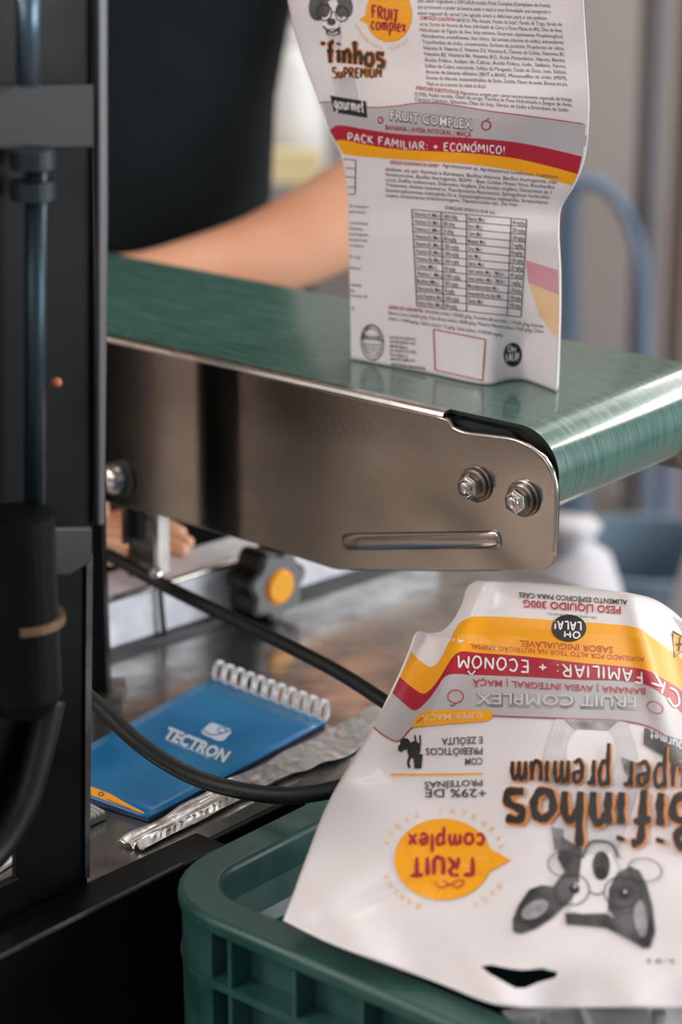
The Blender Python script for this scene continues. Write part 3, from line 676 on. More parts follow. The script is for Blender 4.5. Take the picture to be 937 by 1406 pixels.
for k in range(NR):
    for c_, tt, cw in ((0, lt, .015), (1, lv, .012), (2, rt, .011), (3, rv, .015)):
        t = tt[k]
        if not t: continue
        a = cols[c_]+.015; b = min(cols[c_+1]-.012, a+cw*len(t)*.95)
        q = [bil(tq_, a, (k+.22)/NR), bil(tq_, b, (k+.22)/NR), bil(tq_, b, (k+.82)/NR), bil(tq_, a, (k+.82)/NR)]
        P.tq(t, q, .006)
# lower left notes
P.tl('BRASIL', 499, 466, 524, 468, 7, .01)
for k, (a, t) in enumerate([(498, 'ABASTECIMENTO'), (501, 'REGISTRADO'), (502, 'NO SIM Nº 17')]): P.tl(t, a, 474+5*k, 1022-a, 476+5*k, 3.6)
P.ellipse(511.5, 470, 16, 25, .93, rot=-.1); P.ellipse(511.5, 470, 12.5, 20, .94, rot=-.1)
for k, ch in enumerate('MINISTÉRIO DA AGRICULTURA'):
    a = -PI*.95+1.9*PI*.5*k/24; x = 511.5+14.4*math.cos(a); y = 470+22.5*math.sin(a)
    P.tl(ch, x-1, y+1.2, x+1, y+1.2, 2.6) if ch != ' ' else None
for k, (t, e) in enumerate([('PRODUTO ISENTO', 571), ('DE REGISTRO NO', 571), ('MINISTÉRIO', 560), ('DA AGRICULTURA,', 573), ('PECUÁRIA E', 560), ('ABASTECIMENTO', 571)]): P.tl(t, 536, 465+5.9*k, e, 468+5.9*k, 4.2, .006)
P.tl('INDÚSTRIA BRASILEIRA', 538, 502, 585, 508, 4.2, .015)
for k in range(4): P.line([(472, 218+12*k+ (4 if k > 2 else 0)), (489, 220+12*k)], 1.1)
P.line([(489, 219), (488, 266)], 1.1); P.line([(473, 266), (488, 267)], 1.1)
for k, (t, e) in enumerate([('de crianças e', 507), ('após aberto', 503), ('', 0), ('recomendada', 506), ('alimento', 499), ('como agrado,', 507), ('ou para cães', 505), ('e castrado e', 500), ('', 0), ('de e dar', 496), ('', 0), ('venda em', 496), ('', 0), ('', 0), ('composição', 497), ('de', 488), ('fórmula de', 505), ('', 0), ('kg', 487)]):
    if t: P.tl(t, 480, 284+7.7*k, e, 286+7.7*k, 4.4)
P.done('small_print', M['p_text'], pouch, .0004)
P.tl('COMPOSIÇÃO QUALITATIVA', 577, 27, 626, 29.5, 5.4, .01); P.tl('EVENTUAIS SUBSTITUTIVOS:', 572, 123, 631, 129.5, 5.4, .012); P.tl('ISENÇÕES CONFORMIDADE DE SEMENTE:', 536, 226, 606, 231, 5, .012) if False else None
P.tl('ESPÉCIES DOADORAS DE GENES*:', 536, 225, 604, 230, 5, .01)
P.tl('NÍVEIS DE GARANTIA:', 534, 424, 582, 429, 5, .015)
rc = [(596, 452), (667, 466), (663, 522.5), (598, 508)]
for k in range(4): P.line([rc[k], ((rc[k][0]+rc[(k+1) % 4][0])/2, (rc[k][1]+rc[(k+1) % 4][1])/2), rc[(k+1) % 4]], 1.5)
P.done('red_print', M['p_red'], pouch, .0004)
P.ellipse(704.5, 487, 12.6, 16.5); P.done('round_logo', M['p_black'], pouch, .0004)
hq(P, 'OH', [(698, 473), (709, 476), (708, 484), (697, 482)], 1.3); hq(P, 'LALA!', [(695, 485), (713, 483), (713, 495), (695, 495)], 1.4); P.done('round_logo_lettering', M['p_white'], pouch, .0006)

# ---- crate
ZR = CAM.z-.655
kc = PZ(186, 1216, ZR); cw_ = (PZ(470, 1076, ZR)-kc).normalized(); cu_ = V(cw_.y, -cw_.x, 0)
LW, LU, HC = .36, .52, .27
def rr(off, z, rad=.06, n=8):
    rad = max(.006, rad-off); pts = []
    for (cx, cy, a0) in ((LW-off-rad, LU-off-rad, 0), (off+rad, LU-off-rad, PI/2), (off+rad, off+rad, PI), (LW-off-rad, off+rad, 1.5*PI)):
        for k in range(n+1):
            a = a0+PI/2*k/n; pts.append(V(kc.x, kc.y, 0)+cw_*(cx+rad*math.cos(a))+cu_*(cy+rad*math.sin(a))+V(0, 0, z))
    return pts
crate = thing('plastic_crate', V(kc.x, kc.y, ZR-HC)+cw_*LW/2+cu_*LU/2, 'dark green moulded plastic crate holding pouches, in front of the worktop', 'crate')
MB().rings([rr(.016, ZR-.010), rr(.0, ZR-.010), rr(.0, ZR-.003), rr(.003, ZR), rr(.024, ZR), rr(.027, ZR-.004), rr(.027, ZR-.022)], True, False).done('rim', M['crate'], crate, smooth=False, bevel=.0012)
MB().rings([rr(.016, ZR-.010), rr(.018, ZR-.012), rr(.018, ZR-HC), rr(.034, ZR-HC), rr(.034, ZR-.045), rr(.030, ZR-.038), rr(.027, ZR-.022)], True, False).done('wall', M['crate'], crate, smooth=False)
bt = rr(.025, ZR-HC+.001); MB().prism(bt, V(0, 0, .004)).done('crate_floor', M['crate'], crate)
for zz, nm in ((ZR-.040, 'horizontal_rib'), (ZR-.11, 'horizontal_rib'), (ZR-.18, 'horizontal_rib'), (ZR-.25, 'horizontal_rib')):
    MB().rings([rr(.0175, zz), rr(.001, zz-.001), rr(.001, zz-.006), rr(.0175, zz-.007)], True, False).done(nm, M['crate'], crate)
def rib(p, along, outw):
    MB().box(p-along*.0015, along*.003, outw*.0165, V(0, 0, HC-.011)).done('rib', M['crate'], crate)
kk = .075
while kk < LU-.04:
    rib(V(kc.x, kc.y, ZR-HC)+cu_*kk+cw_*.0178, cu_, -cw_); kk += .05
kk = .07
while kk < LW-.05:
    rib(V(kc.x, kc.y, ZR-HC)+cw_*kk+cu_*.0178, cw_, -cu_); kk += .05
for q in range(4):
    oa = rr(.0022, ZR-HC)[q*9:q*9+9]; ob = rr(.0178, ZR-HC)[q*9:q*9+9][::-1]
    MB().prism(oa+ob, V(0, 0, HC-.0105)).done('corner_post', M['crate'], crate, smooth=False)
# stand under the crate (below the frame)
cs = thing('crate_stand', V(ORG[crate.name].x, ORG[crate.name].y, 0), 'low grey steel stand carrying the green crate', 'stand')
zt_ = ZR-HC-.0005
MB().prism([p for p in rr(.03, zt_)], V(0, 0, -.02)).done('top', M['foot'], cs)
for a in (.06, LW-.09):
    for b in (.06, LU-.09):
        MB().box(V(kc.x, kc.y, 0)+cw_*a+cu_*b, cw_*.03, cu_*.03, V(0, 0, zt_-.02)).done('leg', M['foot'], cs)

# ---- pouch lying in the crate
top = [(655, 797), (720, 799), (800, 806), (880, 817), (915, 832), (945, 858), (985, 900)]
bot = [(389, 1263), (450, 1293), (520, 1319), (600, 1348), (660, 1372), (700, 1381), (760, 1383), (850, 1382), (937, 1383), (1060, 1372), (1150, 1350)]
left = [(655, 797), (642, 806), (634, 830), (622, 852), (607, 866), (590, 869), (572, 868), (562, 892), (548, 925), (530, 962), (510, 1003), (480, 1050), (448, 1108), (420, 1180), (402, 1230), (389, 1263)]
right = [(985, 900), (1010, 960), (1050, 1060), (1100, 1180), (1150, 1350)]
c00 = PY(655, 797, 1.47); c10 = PY(985, 900, 1.38); c01 = PY(389, 1263, 1.19); c11 = PY(1150, 1350, 1.11)
ln = (c11-c00).cross(c01-c10).normalized()
if ln.y < 0: ln = -ln
pc = (c00+c10+c01+c11)/4
def dep2(s, t, x, y):
    p = PP(x, y, pc, ln)
    o = .020*(math.sin(PI*min(1, max(0, s)))**.8)*(math.sin(PI*min(1, t**.75)))
    fade = bump(t, .05, .30)
    ridge = 640-(y-850)*.42; o += .007*bump(x, ridge, 20)*fade
    o -= .016*bump(x, ridge-38, 24)*bump(t, .12, .22)
    o += .008*bump(x, ridge-78, 18)*bump(t, .2, .18)
    rr_ = 878+(y-860)*.25; o += .005*bump(x, rr_, 16)*fade; o -= .004*bump(x, rr_+40, 22)*fade
    o -= .010*max(0, 1-t*9)**1.3
    o += .004*bump(y-.2*(x-640), 1110, 30)*bump(x, 470, 60)
    o += .0035*bump(x*.55+y, 1480, 26)*bump(x, 480, 80)-.003*bump(x*.35+y, 1415, 14)*bump(x, 600, 120)
    o += .004*math.sin((x-640)*.035)*bump(t, 1.0, .07)+.004*bump(x, 690, 40)*bump(t, 1, .06)
    o += .003*noise.noise(V(x*.009, y*.009, 1))*min(1, t*4)
    r_ = ray(x, y); return p-r_*(o/abs(r_.dot(ln)))
def th2(s, t, x, y):
    e = max(0, math.sin(PI*min(1, max(0, s))))
    return .0009+.045*(e**1.5)*max(0, math.sin(PI*min(1, (t*1.12)**.6)) if t < .893 else 0)+.018*max(0, 1-t*8)*e**.3
F2, K2, fr2, fa2 = pouch_mesh(top, bot, left, right, dep2, th2, 130, 130, ln)
po2 = thing('packaging_pouch', pc+ln*.03-V(0, 0, .08), 'large upside-down white pouch with yellow bubble and dog picture lying across the green crate', 'pouch', 'dog treat pouches')
body2 = finish('film_body', F2+K2, fa2, M['bag'], po2, smooth=True)
# hanger hole cut through the seal
hole = [(660, 1327), (675, 1325), (700, 1330), (716, 1332), (745, 1330), (766, 1335), (764, 1342), (740, 1349), (722, 1357), (708, 1357), (690, 1347), (672, 1337)]
o0 = ORG[po2.name]; hp = [PP(x, y, pc, ln)-ray(x, y)*.06-o0 for x, y in hole]
hp2 = [PP(x, y, pc, ln)+ray(x, y)*.05-o0 for x, y in hole]
cm = bpy.data.meshes.new('cut'); nh = len(hole)
cm.from_pydata(hp+hp2, [], [tuple(range(nh)), tuple(range(2*nh-1, nh-1, -1))]+[(i, i+nh, (i+1) % nh+nh, (i+1) % nh) for i in range(nh)]); cm.update()
bm = bmesh.new(); bm.from_mesh(cm); bmesh.ops.recalc_face_normals(bm, faces=bm.faces); bm.to_mesh(cm); bm.free()
co = bpy.data.objects.new('cut', cm); C.objects.link(co); co.location = o0
bpy.context.view_layer.update()
md = body2.modifiers.new('hole', 'BOOLEAN'); md.operation = 'DIFFERENCE'; md.object = co; md.solver = 'EXACT'
dg = bpy.context.evaluated_depsgraph_get(); nm_ = bpy.data.meshes.new_from_object(body2.evaluated_get(dg))
body2.modifiers.clear()
if len(nm_.polygons) > 1000: body2.data = nm_
bpy.data.objects.remove(co)
body2.data.polygons.foreach_set('use_smooth', [True]*len(body2.data.polygons))

P = Print(BVHTree.FromPolygons(F2, fr2))
g2 = lambda pts: pts
yt = [(564.5, 896), (580, 910), (594, 916), (606, 904), (618, 880), (630, 858), (642, 850), (656, 847), (700, 848), (756, 852), (820, 856), (873, 862), (896, 876), (915, 890), (937, 906), (975, 945)]
yb = [(549, 930), (566, 944), (583, 953), (598, 940), (610, 922), (622, 903), (634, 895), (656, 897), (700, 900), (742, 904), (800, 911), (850, 915), (885, 920), (910, 932), (937, 950), (985, 1000)]
rb = [(539, 952), (556, 967), (571, 976), (588, 962), (600, 946), (610, 931), (622, 926), (650, 927), (700, 929), (742, 931), (800, 934), (850, 935), (885, 940), (910, 954), (937, 980), (990, 1040)]
gb = [(513, 999), (532, 1013), (548, 1018), (562, 1004), (576, 990), (592, 982), (612, 979), (645, 981), (690, 984), (742, 986), (800, 988), (850, 990), (885, 996), (910, 1008), (937, 1030), (1005, 1100)]
strip(P, rb, gb, 140, 4); P.done('grey_band', M['p_grey'], po2, .0003)
strip(P, yb, rb, 140, 4); P.done('red_band', M['p_red'], po2, .0004)
strip(P, yt, yb, 140, 4); P.done('yellow_band', M['p_yellow'], po2, .0004)
P.line(gb, 1.4, 6); P.done('band_line', M['p_red'], po2, .0005)
def uq(x0, y0, x1, y1, tilt=0):          # quad for upside-down text filling x0..x1 (image left..right), y0..y1 (image top..bottom)
    return [(x1, y1+tilt), (x0, y1), (x0, y0), (x1, y0+tilt)]
def slant(xl, yl, xr, yr, h):            # upside-down line: image left end (xl, yl) top, right end (xr, yr) top, height h
    return [(xr, yr+h), (xl, yl+h), (xl, yl), (xr, yr)]
P.tq('ALIMENTO ESPECÍFICO PARA CÃES', slant(713, 814, 862, 824.5, 7), .012)
P.tq('www.ohlala.com.br Made in Brazil Co.', slant(754, 843.5, 818, 845, 3), .0) if False else None
P.tq('Uma marca do Grupo Brazil Co.', slant(752, 842, 820, 847.5, 3.2))
P.tq('E ZEÓLITA', slant(607, 1014, 663, 1012, 10), .014); P.tq('PREBIÓTICOS', slant(585, 1028, 663, 1027, 10), .014); P.tq('COM', slant(639, 1042, 663, 1041, 10), .014)
P.tq('PROTEÍNAS', slant(583, 1074, 663, 1071, 9), .014); P.tq('+29% DE', slant(584, 1084, 668, 1084, 12), .012)
for k in range(5): P.tq('conservar em local fresco', [(928+k*5, 846+k*3), (944+k*5, 874+k*3), (941+k*5, 876+k*3), (925+k*5, 848+k*3)])
P.tq('L31', slant(890, 1317, 925, 1318, 6), .0)
P.done('small_lettering', M['p_text'], po2, .0005)
P.tq('PESO LÍQUIDO 300G', slant(719, 824.5, 853, 833.5, 10.5), .018)
P.tq('BANANA | AVEIA INTEGRAL | MAÇÃ', slant(649, 933, 887, 946, 9), .012)
P.tq('AUXILIADO POR ALTO TEOR NA NUTRIÇÃO ANIMAL', slant(646, 885, 886, 903, 7)); P.tq('SABOR INIGUALÁVEL', slant(714, 880, 842, 889, 9), .004)
P.ellipse(626, 957, 11.5, 9.5, .86); P.line([(626, 966), (623, 970), (619, 968)], 1.6); P.ellipse(900, 972, 12, 8, .88, rot=.4)
P.done('red_lettering', mat('print_soft_red', (190, 60, 70), .4), po2, .0006)
P.ellipse(781.5, 863.5, 24, 18.5); P.done('round_logo', M['p_black'], po2, .0007)
hq(P, 'OH', slant(775, 868, 797, 870, 9), 2.2); hq(P, 'LALA!', slant(762, 854, 799, 856, 12), 2.3); P.done('round_logo_lettering', M['p_white'], po2, .001)
cv2 = poly1([(884, 922), (850, 916), (800, 913), (742, 908), (690, 903), (628, 899)])
P.hand('FAMILIAR: + ECONOM', lambda a, b: (cv2(a).x, cv2(a).y+2+17*b), 2.6); P.line([(643, 922), (648, 927), (653, 922)], 1.8)
hq(P, 'PACK', [(978, 1027), (893, 938), (899, 925), (978, 992)], 2.6)
P.done('pack_lettering', M['p_white'], po2, .0007)
P.tq('FRUIT COMPLEX', slant(653, 953, 876, 958, 17.5), .05); P.done('outline_shadow', M['p_mgrey'], po2, .0005)
P.tq('FRUIT COMPLEX', slant(655, 952.5, 874, 957, 16), .0); P.done('outline_lettering', M['p_lgrey'], po2, .0007)
P.poly([(566, 1000), (573, 985), (585, 976), (668, 975), (676, 978), (677, 985), (670, 991), (610, 995)]); P.line([(537, 1064), (600, 1064), (663, 1063)], 2.4); P.done('yellow_tab', M['p_yellow'], po2, .0006)
P.tq('SUPER MAÇÃ', slant(580, 983, 664, 978, 9), .012); P.done('tab_lettering', M['p_peach'], po2, .0008)
# little dog icon
P.ellipse(557, 1022, 7, 8); P.ellipse(569, 1030, 9, 12, rot=.2); P.ellipse(551, 1028, 4, 5); P.poly([(568, 1036), (581, 1036), (579, 1056), (569, 1056)])
P.line([(564, 1038), (561, 1048), (563, 1055)], 3.5); P.line([(572, 1022), (570, 1010)], 2.4); P.line([(578, 1024), (577, 1010)], 2.2); P.done('dog_icon', M['p_black'], po2, .0005)
# ghosted dog body and face
P.poly([(765, 986), (860, 990), (872, 1020), (880, 1060), (872, 1100), (858, 1140), (845, 1180), (780, 1180), (765, 1130), (752, 1090), (748, 1040), (756, 1010)]); P.done('dog_body', M['p_lgrey'], po2, .0004)
P.ellipse(812, 1035, 34, 40, rot=.1); P.done('dog_chest', M['p_white'], po2, .0005)
P.poly([(776, 988), (850, 990), (835, 1004), (790, 1002)]); P.poly([(853, 1040), (880, 1050), (890, 1085), (870, 1080), (858, 1060)]); P.poly([(757, 1135), (775, 1140), (772, 1172), (762, 1168)]); P.done('dog_shading', M['p_mgrey'], po2, .0006)
P.poly([(885, 1000), (937, 1018), (946, 1050), (938, 1058), (905, 1035), (884, 1022)]); P.done('gourmet_tag', M['p_fur'], po2, .0007)
hq(P, 'gourmet', [(946, 1040), (893, 1016), (893, 1004), (946, 1024)], 2); P.done('gourmet_lettering', M['p_lgrey'], po2, .0009)
P.poly([(705, 1280), (704, 1264), (712, 1244), (727, 1222), (744, 1216), (760, 1218), (775, 1198), (784, 1205), (786, 1225), (780, 1240), (757, 1262), (735, 1276), (715, 1283)])
P.poly([(834, 1225), (848, 1200), (865, 1190), (878, 1196), (888, 1215), (896, 1245), (900, 1280), (893, 1302), (884, 1303), (866, 1292), (848, 1268), (836, 1248)])
P.poly([(776, 1254), (800, 1256), (834, 1256), (852, 1268), (866, 1292), (842, 1276), (810, 1272), (778, 1270)])
P.done('dog_ears', M['p_fur'], po2, .0007)
P.poly([(786, 1190), (800, 1176), (840, 1172), (850, 1195), (836, 1222), (834, 1254), (800, 1256), (784, 1252), (790, 1222)]); P.done('dog_face', M['p_white'], po2, .0009)
P.ellipse(776, 1222, 13, 20, rot=.4); P.ellipse(857, 1232, 13, 24, rot=-.3); P.ellipse(826, 1190, 12, 20); P.poly([(772, 1150), (800, 1168), (795, 1215), (780, 1205), (766, 1180)]) ; P.done('dog_markings', M['p_fur'], po2, .0011)
P.ellipse(735, 1250, 20, 11, rot=-.5); P.ellipse(880, 1262, 9, 26, rot=-.1); P.done('dog_ear_sheen', M['p_mgrey'], po2, .0010)
P.ellipse(789, 1222, 7, 7); P.ellipse(857, 1229, 7, 7); P.ellipse(826, 1200, 9, 9); P.done('dog_eyes', M['p_black'], po2, .0013)
P.ellipse(790, 1219, 2.2, 2); P.ellipse(859, 1226, 2.2, 2); P.done('dog_eye_glint', M['p_lgrey'], po2, .0015)
P.ellipse(786, 1223, 24, 22, .93); P.ellipse(855, 1226, 26, 22, .93); P.ellipse(777, 1188, 25, 18, .93, a0=1, a1=5.6); P.ellipse(886, 1196, 24, 16, .92, rot=.2); P.line([(810, 1226), (820, 1230), (830, 1226)], 1.8); P.line([(800, 1180), (812, 1158), (838, 1160), (850, 1180)], 3); P.done('dog_glasses', M['p_text'], po2, .0014)
# bubble
P.ellipse(608.5, 1180.5, 67, 56); P.poly([(664, 1160), (702, 1182), (660, 1204), (650, 1182)]); P.done('yellow_bubble', M['p_yellow'], po2, .0006)
hq(P, 'FRUIT', slant(564, 1178, 652, 1178, 26), 5.6); hq(P, 'complex', slant(561, 1146, 666, 1146, 24), 4.4); P.line([(598, 1212), (606, 1220), (619, 1216), (630, 1220), (638, 1211), (627, 1211), (619, 1216), (608, 1210), (598, 1212)], 1.8); P.done('bubble_lettering', M['p_red'], po2, .0009)
def ring_text(txt, a0, a1, rx, ry, s):
    for k, ch in enumerate(txt):
        a = math.radians(a0+(a1-a0)*k/(len(txt)-1)); x = 609+rx*math.cos(a); y = 1181+ry*math.sin(a)
        if ch == ' ': continue
        t = V(-rx*math.sin(a), ry*math.cos(a), 0).normalized()*(1 if a1 > a0 else -1); u_ = V(t.y, -t.x, 0)
        if True:
            w_ = s*(.12 if ch == 'I' else .42)
            q = [V(x, y, 0)-t*w_+u_*s*.55, V(x, y, 0)+t*w_+u_*s*.55, V(x, y, 0)+t*w_-u_*s*.55, V(x, y, 0)-t*w_-u_*s*.55]
            P.tq(ch, [tuple(a_[:2]) for a_ in q], .01)
ring_text('BANANA', 115, 160, 84, 70, 8); ring_text('AVEIA INTEGRAL', -15, -110, 82, 66, 8) if False else ring_text('LARGETNI AIEVA'[::-1], 200, 345, 84, 68, 8); ring_text('MAÇA', 30, 60, 88, 72, 8)
P.done('ring_lettering', M['p_peach'], po2, .0005)
# big brush lettering, orange shade behind
for w1, mt, off in ((15, 'p_orange', .0016), (11, 'p_black', .0019)):
    dx = 1.2 if mt == 'p_orange' else 0
    hq(P, 'BifinhoS'.replace('S', 's'), [(963+dx, 1168), (692+dx, 1152), (694+dx, 1088), (963+dx, 1092)], w1)
    hq(P, 'PREMIUM'.lower(), [(838+dx, 1103), (700+dx, 1088), (701+dx, 1048), (838+dx, 1046)], w1*.5)
    hq(P, 'super', [(962+dx, 1106), (855+dx, 1102), (857+dx, 1048), (962+dx, 1052)], w1*.5)
    P.done('brush_lettering', M[mt], po2, off)
P.poly([(924, 868), (952, 884), (926, 903)]); P.done('warning_triangle', M['p_yellow'], po2, .0006)
P.line([(924, 868), (952, 884), (926, 903), (924, 868)], 1.8, 1); P.line([(934, 876), (932, 895)], 2.4); P.line([(928, 886), (940, 886)], 2); P.done('warning_mark', M['p_black'], po2, .0009)

# ---- third pouch deeper in the crate
top = [(690, 1386), (760, 1380), (840, 1374), (937, 1366), (1060, 1360)]
bot = [(716, 1425), (850, 1480), (1070, 1550)]; left = [(690, 1386), (702, 1405), (716, 1425)]; right = [(1060, 1360), (1070, 1450), (1070, 1550)]
q0 = PY(850, 1400, 1.135); n3 = V(-.1, .45, -.88).normalized()
def dep3(s, t, x, y): return PP(x, y, q0, n3)-n3*(.006*math.sin(PI*min(1, max(0, s)))*math.sin(PI*t)+.003*noise.noise(V(x*.02, y*.02, 0)))
def th3(s, t, x, y): return .0009+.012*math.sin(PI*min(1, max(0, s)))*math.sin(PI*min(1, t))
F3, K3, fr3, fa3 = pouch_mesh(top, bot, left, right, dep3, th3, 40, 40, n3)
po3 = thing('packaging_pouch', q0+n3*.02, 'white pouch with dense small print deeper in the crate, mostly hidden under the upside-down pouch', 'pouch', 'dog treat pouches')
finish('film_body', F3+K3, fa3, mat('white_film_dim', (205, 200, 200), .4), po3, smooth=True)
P = Print(BVHTree.FromPolygons(F3, fr3))
for k in range(13):
    x = 806+k*6.3; P.tq('farelo de arroz e soja moída carne', [(x+3.6, 1381), (x+38, 1450), (x+34, 1452), (x, 1383)], .01)
P.done('small_print', M['p_text'], po3, .0004)
P.poly([(745, 1392), (795, 1384), (805, 1410), (770, 1440), (740, 1420)]); P.ellipse(906, 1396, 9, 13); P.poly([(693, 1400), (738, 1396), (735, 1430), (690, 1430)]); P.done('print_patch', M['p_mgrey'], po3, .0004)

# ------------------------------------------------------------------ notebook
nz = ZT
nA = PZ(290, 938, nz); nB = PZ(447, 998, nz); nC = PZ(204, 1130, nz)
e1 = nB-nA; e2 = nC-nB; nD = PZ(40, 1078, nz)
book = thing('notebook', (nA+nC)/2, 'blue spiral notepad with a printed company logo lying on the worktop', 'notebook')
MB().prism([nA+V(0, 0, .0008), nB+V(0, 0, .0008), nC+V(0, 0, .0008), nD+V(0, 0, .0008)], V(0, 0, .0032)).done('page_block', M['card_edge'], book)
g = 12; F4 = []; fr4 = []
for j in range(g+1):
    for i in range(g+1):
        a, b = i/g, j/g
        a_ = a*1.01-.005; b_ = b*1.01-.005
        F4.append((nA*(1-a_)+nB*a_)*(1-b_)+(nD*(1-a_)+nC*a_)*b_+V(0, 0, .0044+.0008*(b**3)*(1-.3*a)+.0008*math.sin(a*4)*b))
fr4 = [(j*(g+1)+i, j*(g+1)+i+1, (j+1)*(g+1)+i+1, (j+1)*(g+1)+i) for j in range(g) for i in range(g)]
cov = finish('cover', F4, fr4, M['blue'], book, smooth=True); sm = cov.modifiers.new('t', 'SOLIDIFY'); sm.thickness = .0006; sm.offset = -1
P = Print(BVHTree.FromPolygons(F4, fr4))
P.tq('TECTRON', [(233, 998), (318, 1033), (308, 1047), (223, 1012)], .05)
P.tq('Tecnologia e Design', [(228, 1012), (291, 1037), (289, 1042), (226, 1017)], .0)
lg = [(293, 993), (316, 1001), (318, 1006), (308, 1017), (300, 1018), (279, 1009), (276, 1004), (288, 994)]
P.poly(lg); P.done('cover_print', M['p_logo'], book, .0003)
P.line([(277, 1001), (288, 1009), (300, 1009), (318, 1003)], 1.4); P.ellipse(305, 1003, 6.5, 4.5, .75); P.done('logo_cutout', M['blue'], book, .0005)
strip(P, [(90, 1062), (122, 1079), (150, 1090), (175, 1104), (198, 1116)], [(90, 1080), (122, 1091), (150, 1101), (175, 1110), (198, 1118)], 60, 4); P.done('yellow_footer', M['p_yellow'], book, .0003)
P.ellipse(139, 1091, 4, 3, .6); P.tq('www.tectron.com.br', [(148, 1096), (180, 1110), (180, 1113), (147, 1099)]); P.done('footer_print', M['p_text'], book, .0005)
NRG = 11
en = e2.normalized()
for k in range(NRG):
    a = (k+.35)/NRG; base = nA+e1*a+V(0, 0, .005)
    for s_ in (-.0013, .0013):
        cc = base-en*.004+e1.normalized()*s_
        pts = [cc+en*(.0068*math.cos(2*PI*q/16))*(-1)+V(0, 0, .0045+.0078*math.sin(2*PI*q/16))+e1.normalized()*(.0022*math.sin(PI*q/16)) for q in range(17)]
        MB().tube(pts, .00075, 6, False).done('ring', M['wire'], book, smooth=True)

# ------------------------------------------------------------------ film strip, ribbed tray edge, paper
def ribbon(name, pa, pb, m, z, label, cat, amp=.003, seed=0, n=60, mwid=8):
    a = [PZ(x, y, z) for x, y in pa]; b = [PZ(x, y, z) for x, y in pb]
    sa = spline(a, n//(len(a)-1)); sb = spline(b, n//(len(b)-1)); N_ = min(len(sa), len(sb)); v = []; f = []
    for i in range(N_):
        for j in range(mwid+1):
            t = j/mwid; p = sa[i].lerp(sb[i], t); h = amp*(.9+noise.noise(V(i*.16, j*.9, seed))+.5*math.sin(j*2.2+i*.07))
            v.append(p+V(0, 0, max(.0006, h)))
    f = [(i*(mwid+1)+j, (i+1)*(mwid+1)+j, (i+1)*(mwid+1)+j+1, i*(mwid+1)+j+1) for i in range(N_-1) for j in range(mwid)]
    o = finish(name, v, f, m, None, smooth=True); s_ = o.modifiers.new('t', 'SOLIDIFY'); s_.thickness = .0003; s_.offset = 1
    return tag(o, label, cat), v, f
film, fv, ff = ribbon('film_strip', [(162, 1161), (260, 1108), (370, 1052), (450, 1008), (545, 955)], [(196, 1171), (290, 1124), (400, 1070), (470, 1046), (560, 990)], M['film'], ZT, 'crumpled strip of clear shiny film lying along the front of the worktop', 'film', .0035)
P = Print(BVHTree.FromPolygons(fv, ff))
ORG[film.name] = film.location.copy()
for k in range(16):
    x = 210+k*9; y = 1148-k*4.6
    P.line([(x, y), (x+4+3*random.random(), y-4)], 2.2, 2)
P.done('smudged_print', M['p_text'], film, .0006)
tray = thing('ribbed_tray', PZ(120, 1130, ZT), 'small grey ribbed plastic tray beside the lower corner of the blue notepad', 'tray')
t0 = PZ(60, 1120, ZT); t1 = PZ(140, 1118, ZT)
MB().box(PZ(70, 1160, ZT)+V(0, 0, .001), (PZ(146, 1126, ZT)-PZ(70, 1160, ZT)), (PZ(80, 1120, ZT)-PZ(100, 1131, ZT)), V(0, 0, .004)).done('tray_body', mat('grey_tray', (110, 112, 114), .4), tray)
for k in range(6):
    o_ = (PZ(146, 1126, ZT)-PZ(70, 1160, ZT))*(.55+k*.08)
    MB().box(PZ(70, 1160, ZT)+o_+V(0, 0, .005), (PZ(146, 1126, ZT)-PZ(70, 1160, ZT))*.03, (PZ(80, 1120, ZT)-PZ(100, 1131, ZT)), V(0, 0, .002)).done('ridge', mat('pale_ridge', (170, 172, 174), .4) if k == 0 else bpy.data.materials['pale_ridge'], tray)
tag(MB().prism([PZ(x, y, ZT+.001) for x, y in [(-60, 1195), (-40, 1120), (22, 1150), (23, 1182), (0, 1198)]], V(0, 0, .002)).done('paper_sheet', M['page'], None), 'white paper slip on the worktop at the far left behind the black frame', 'paper')

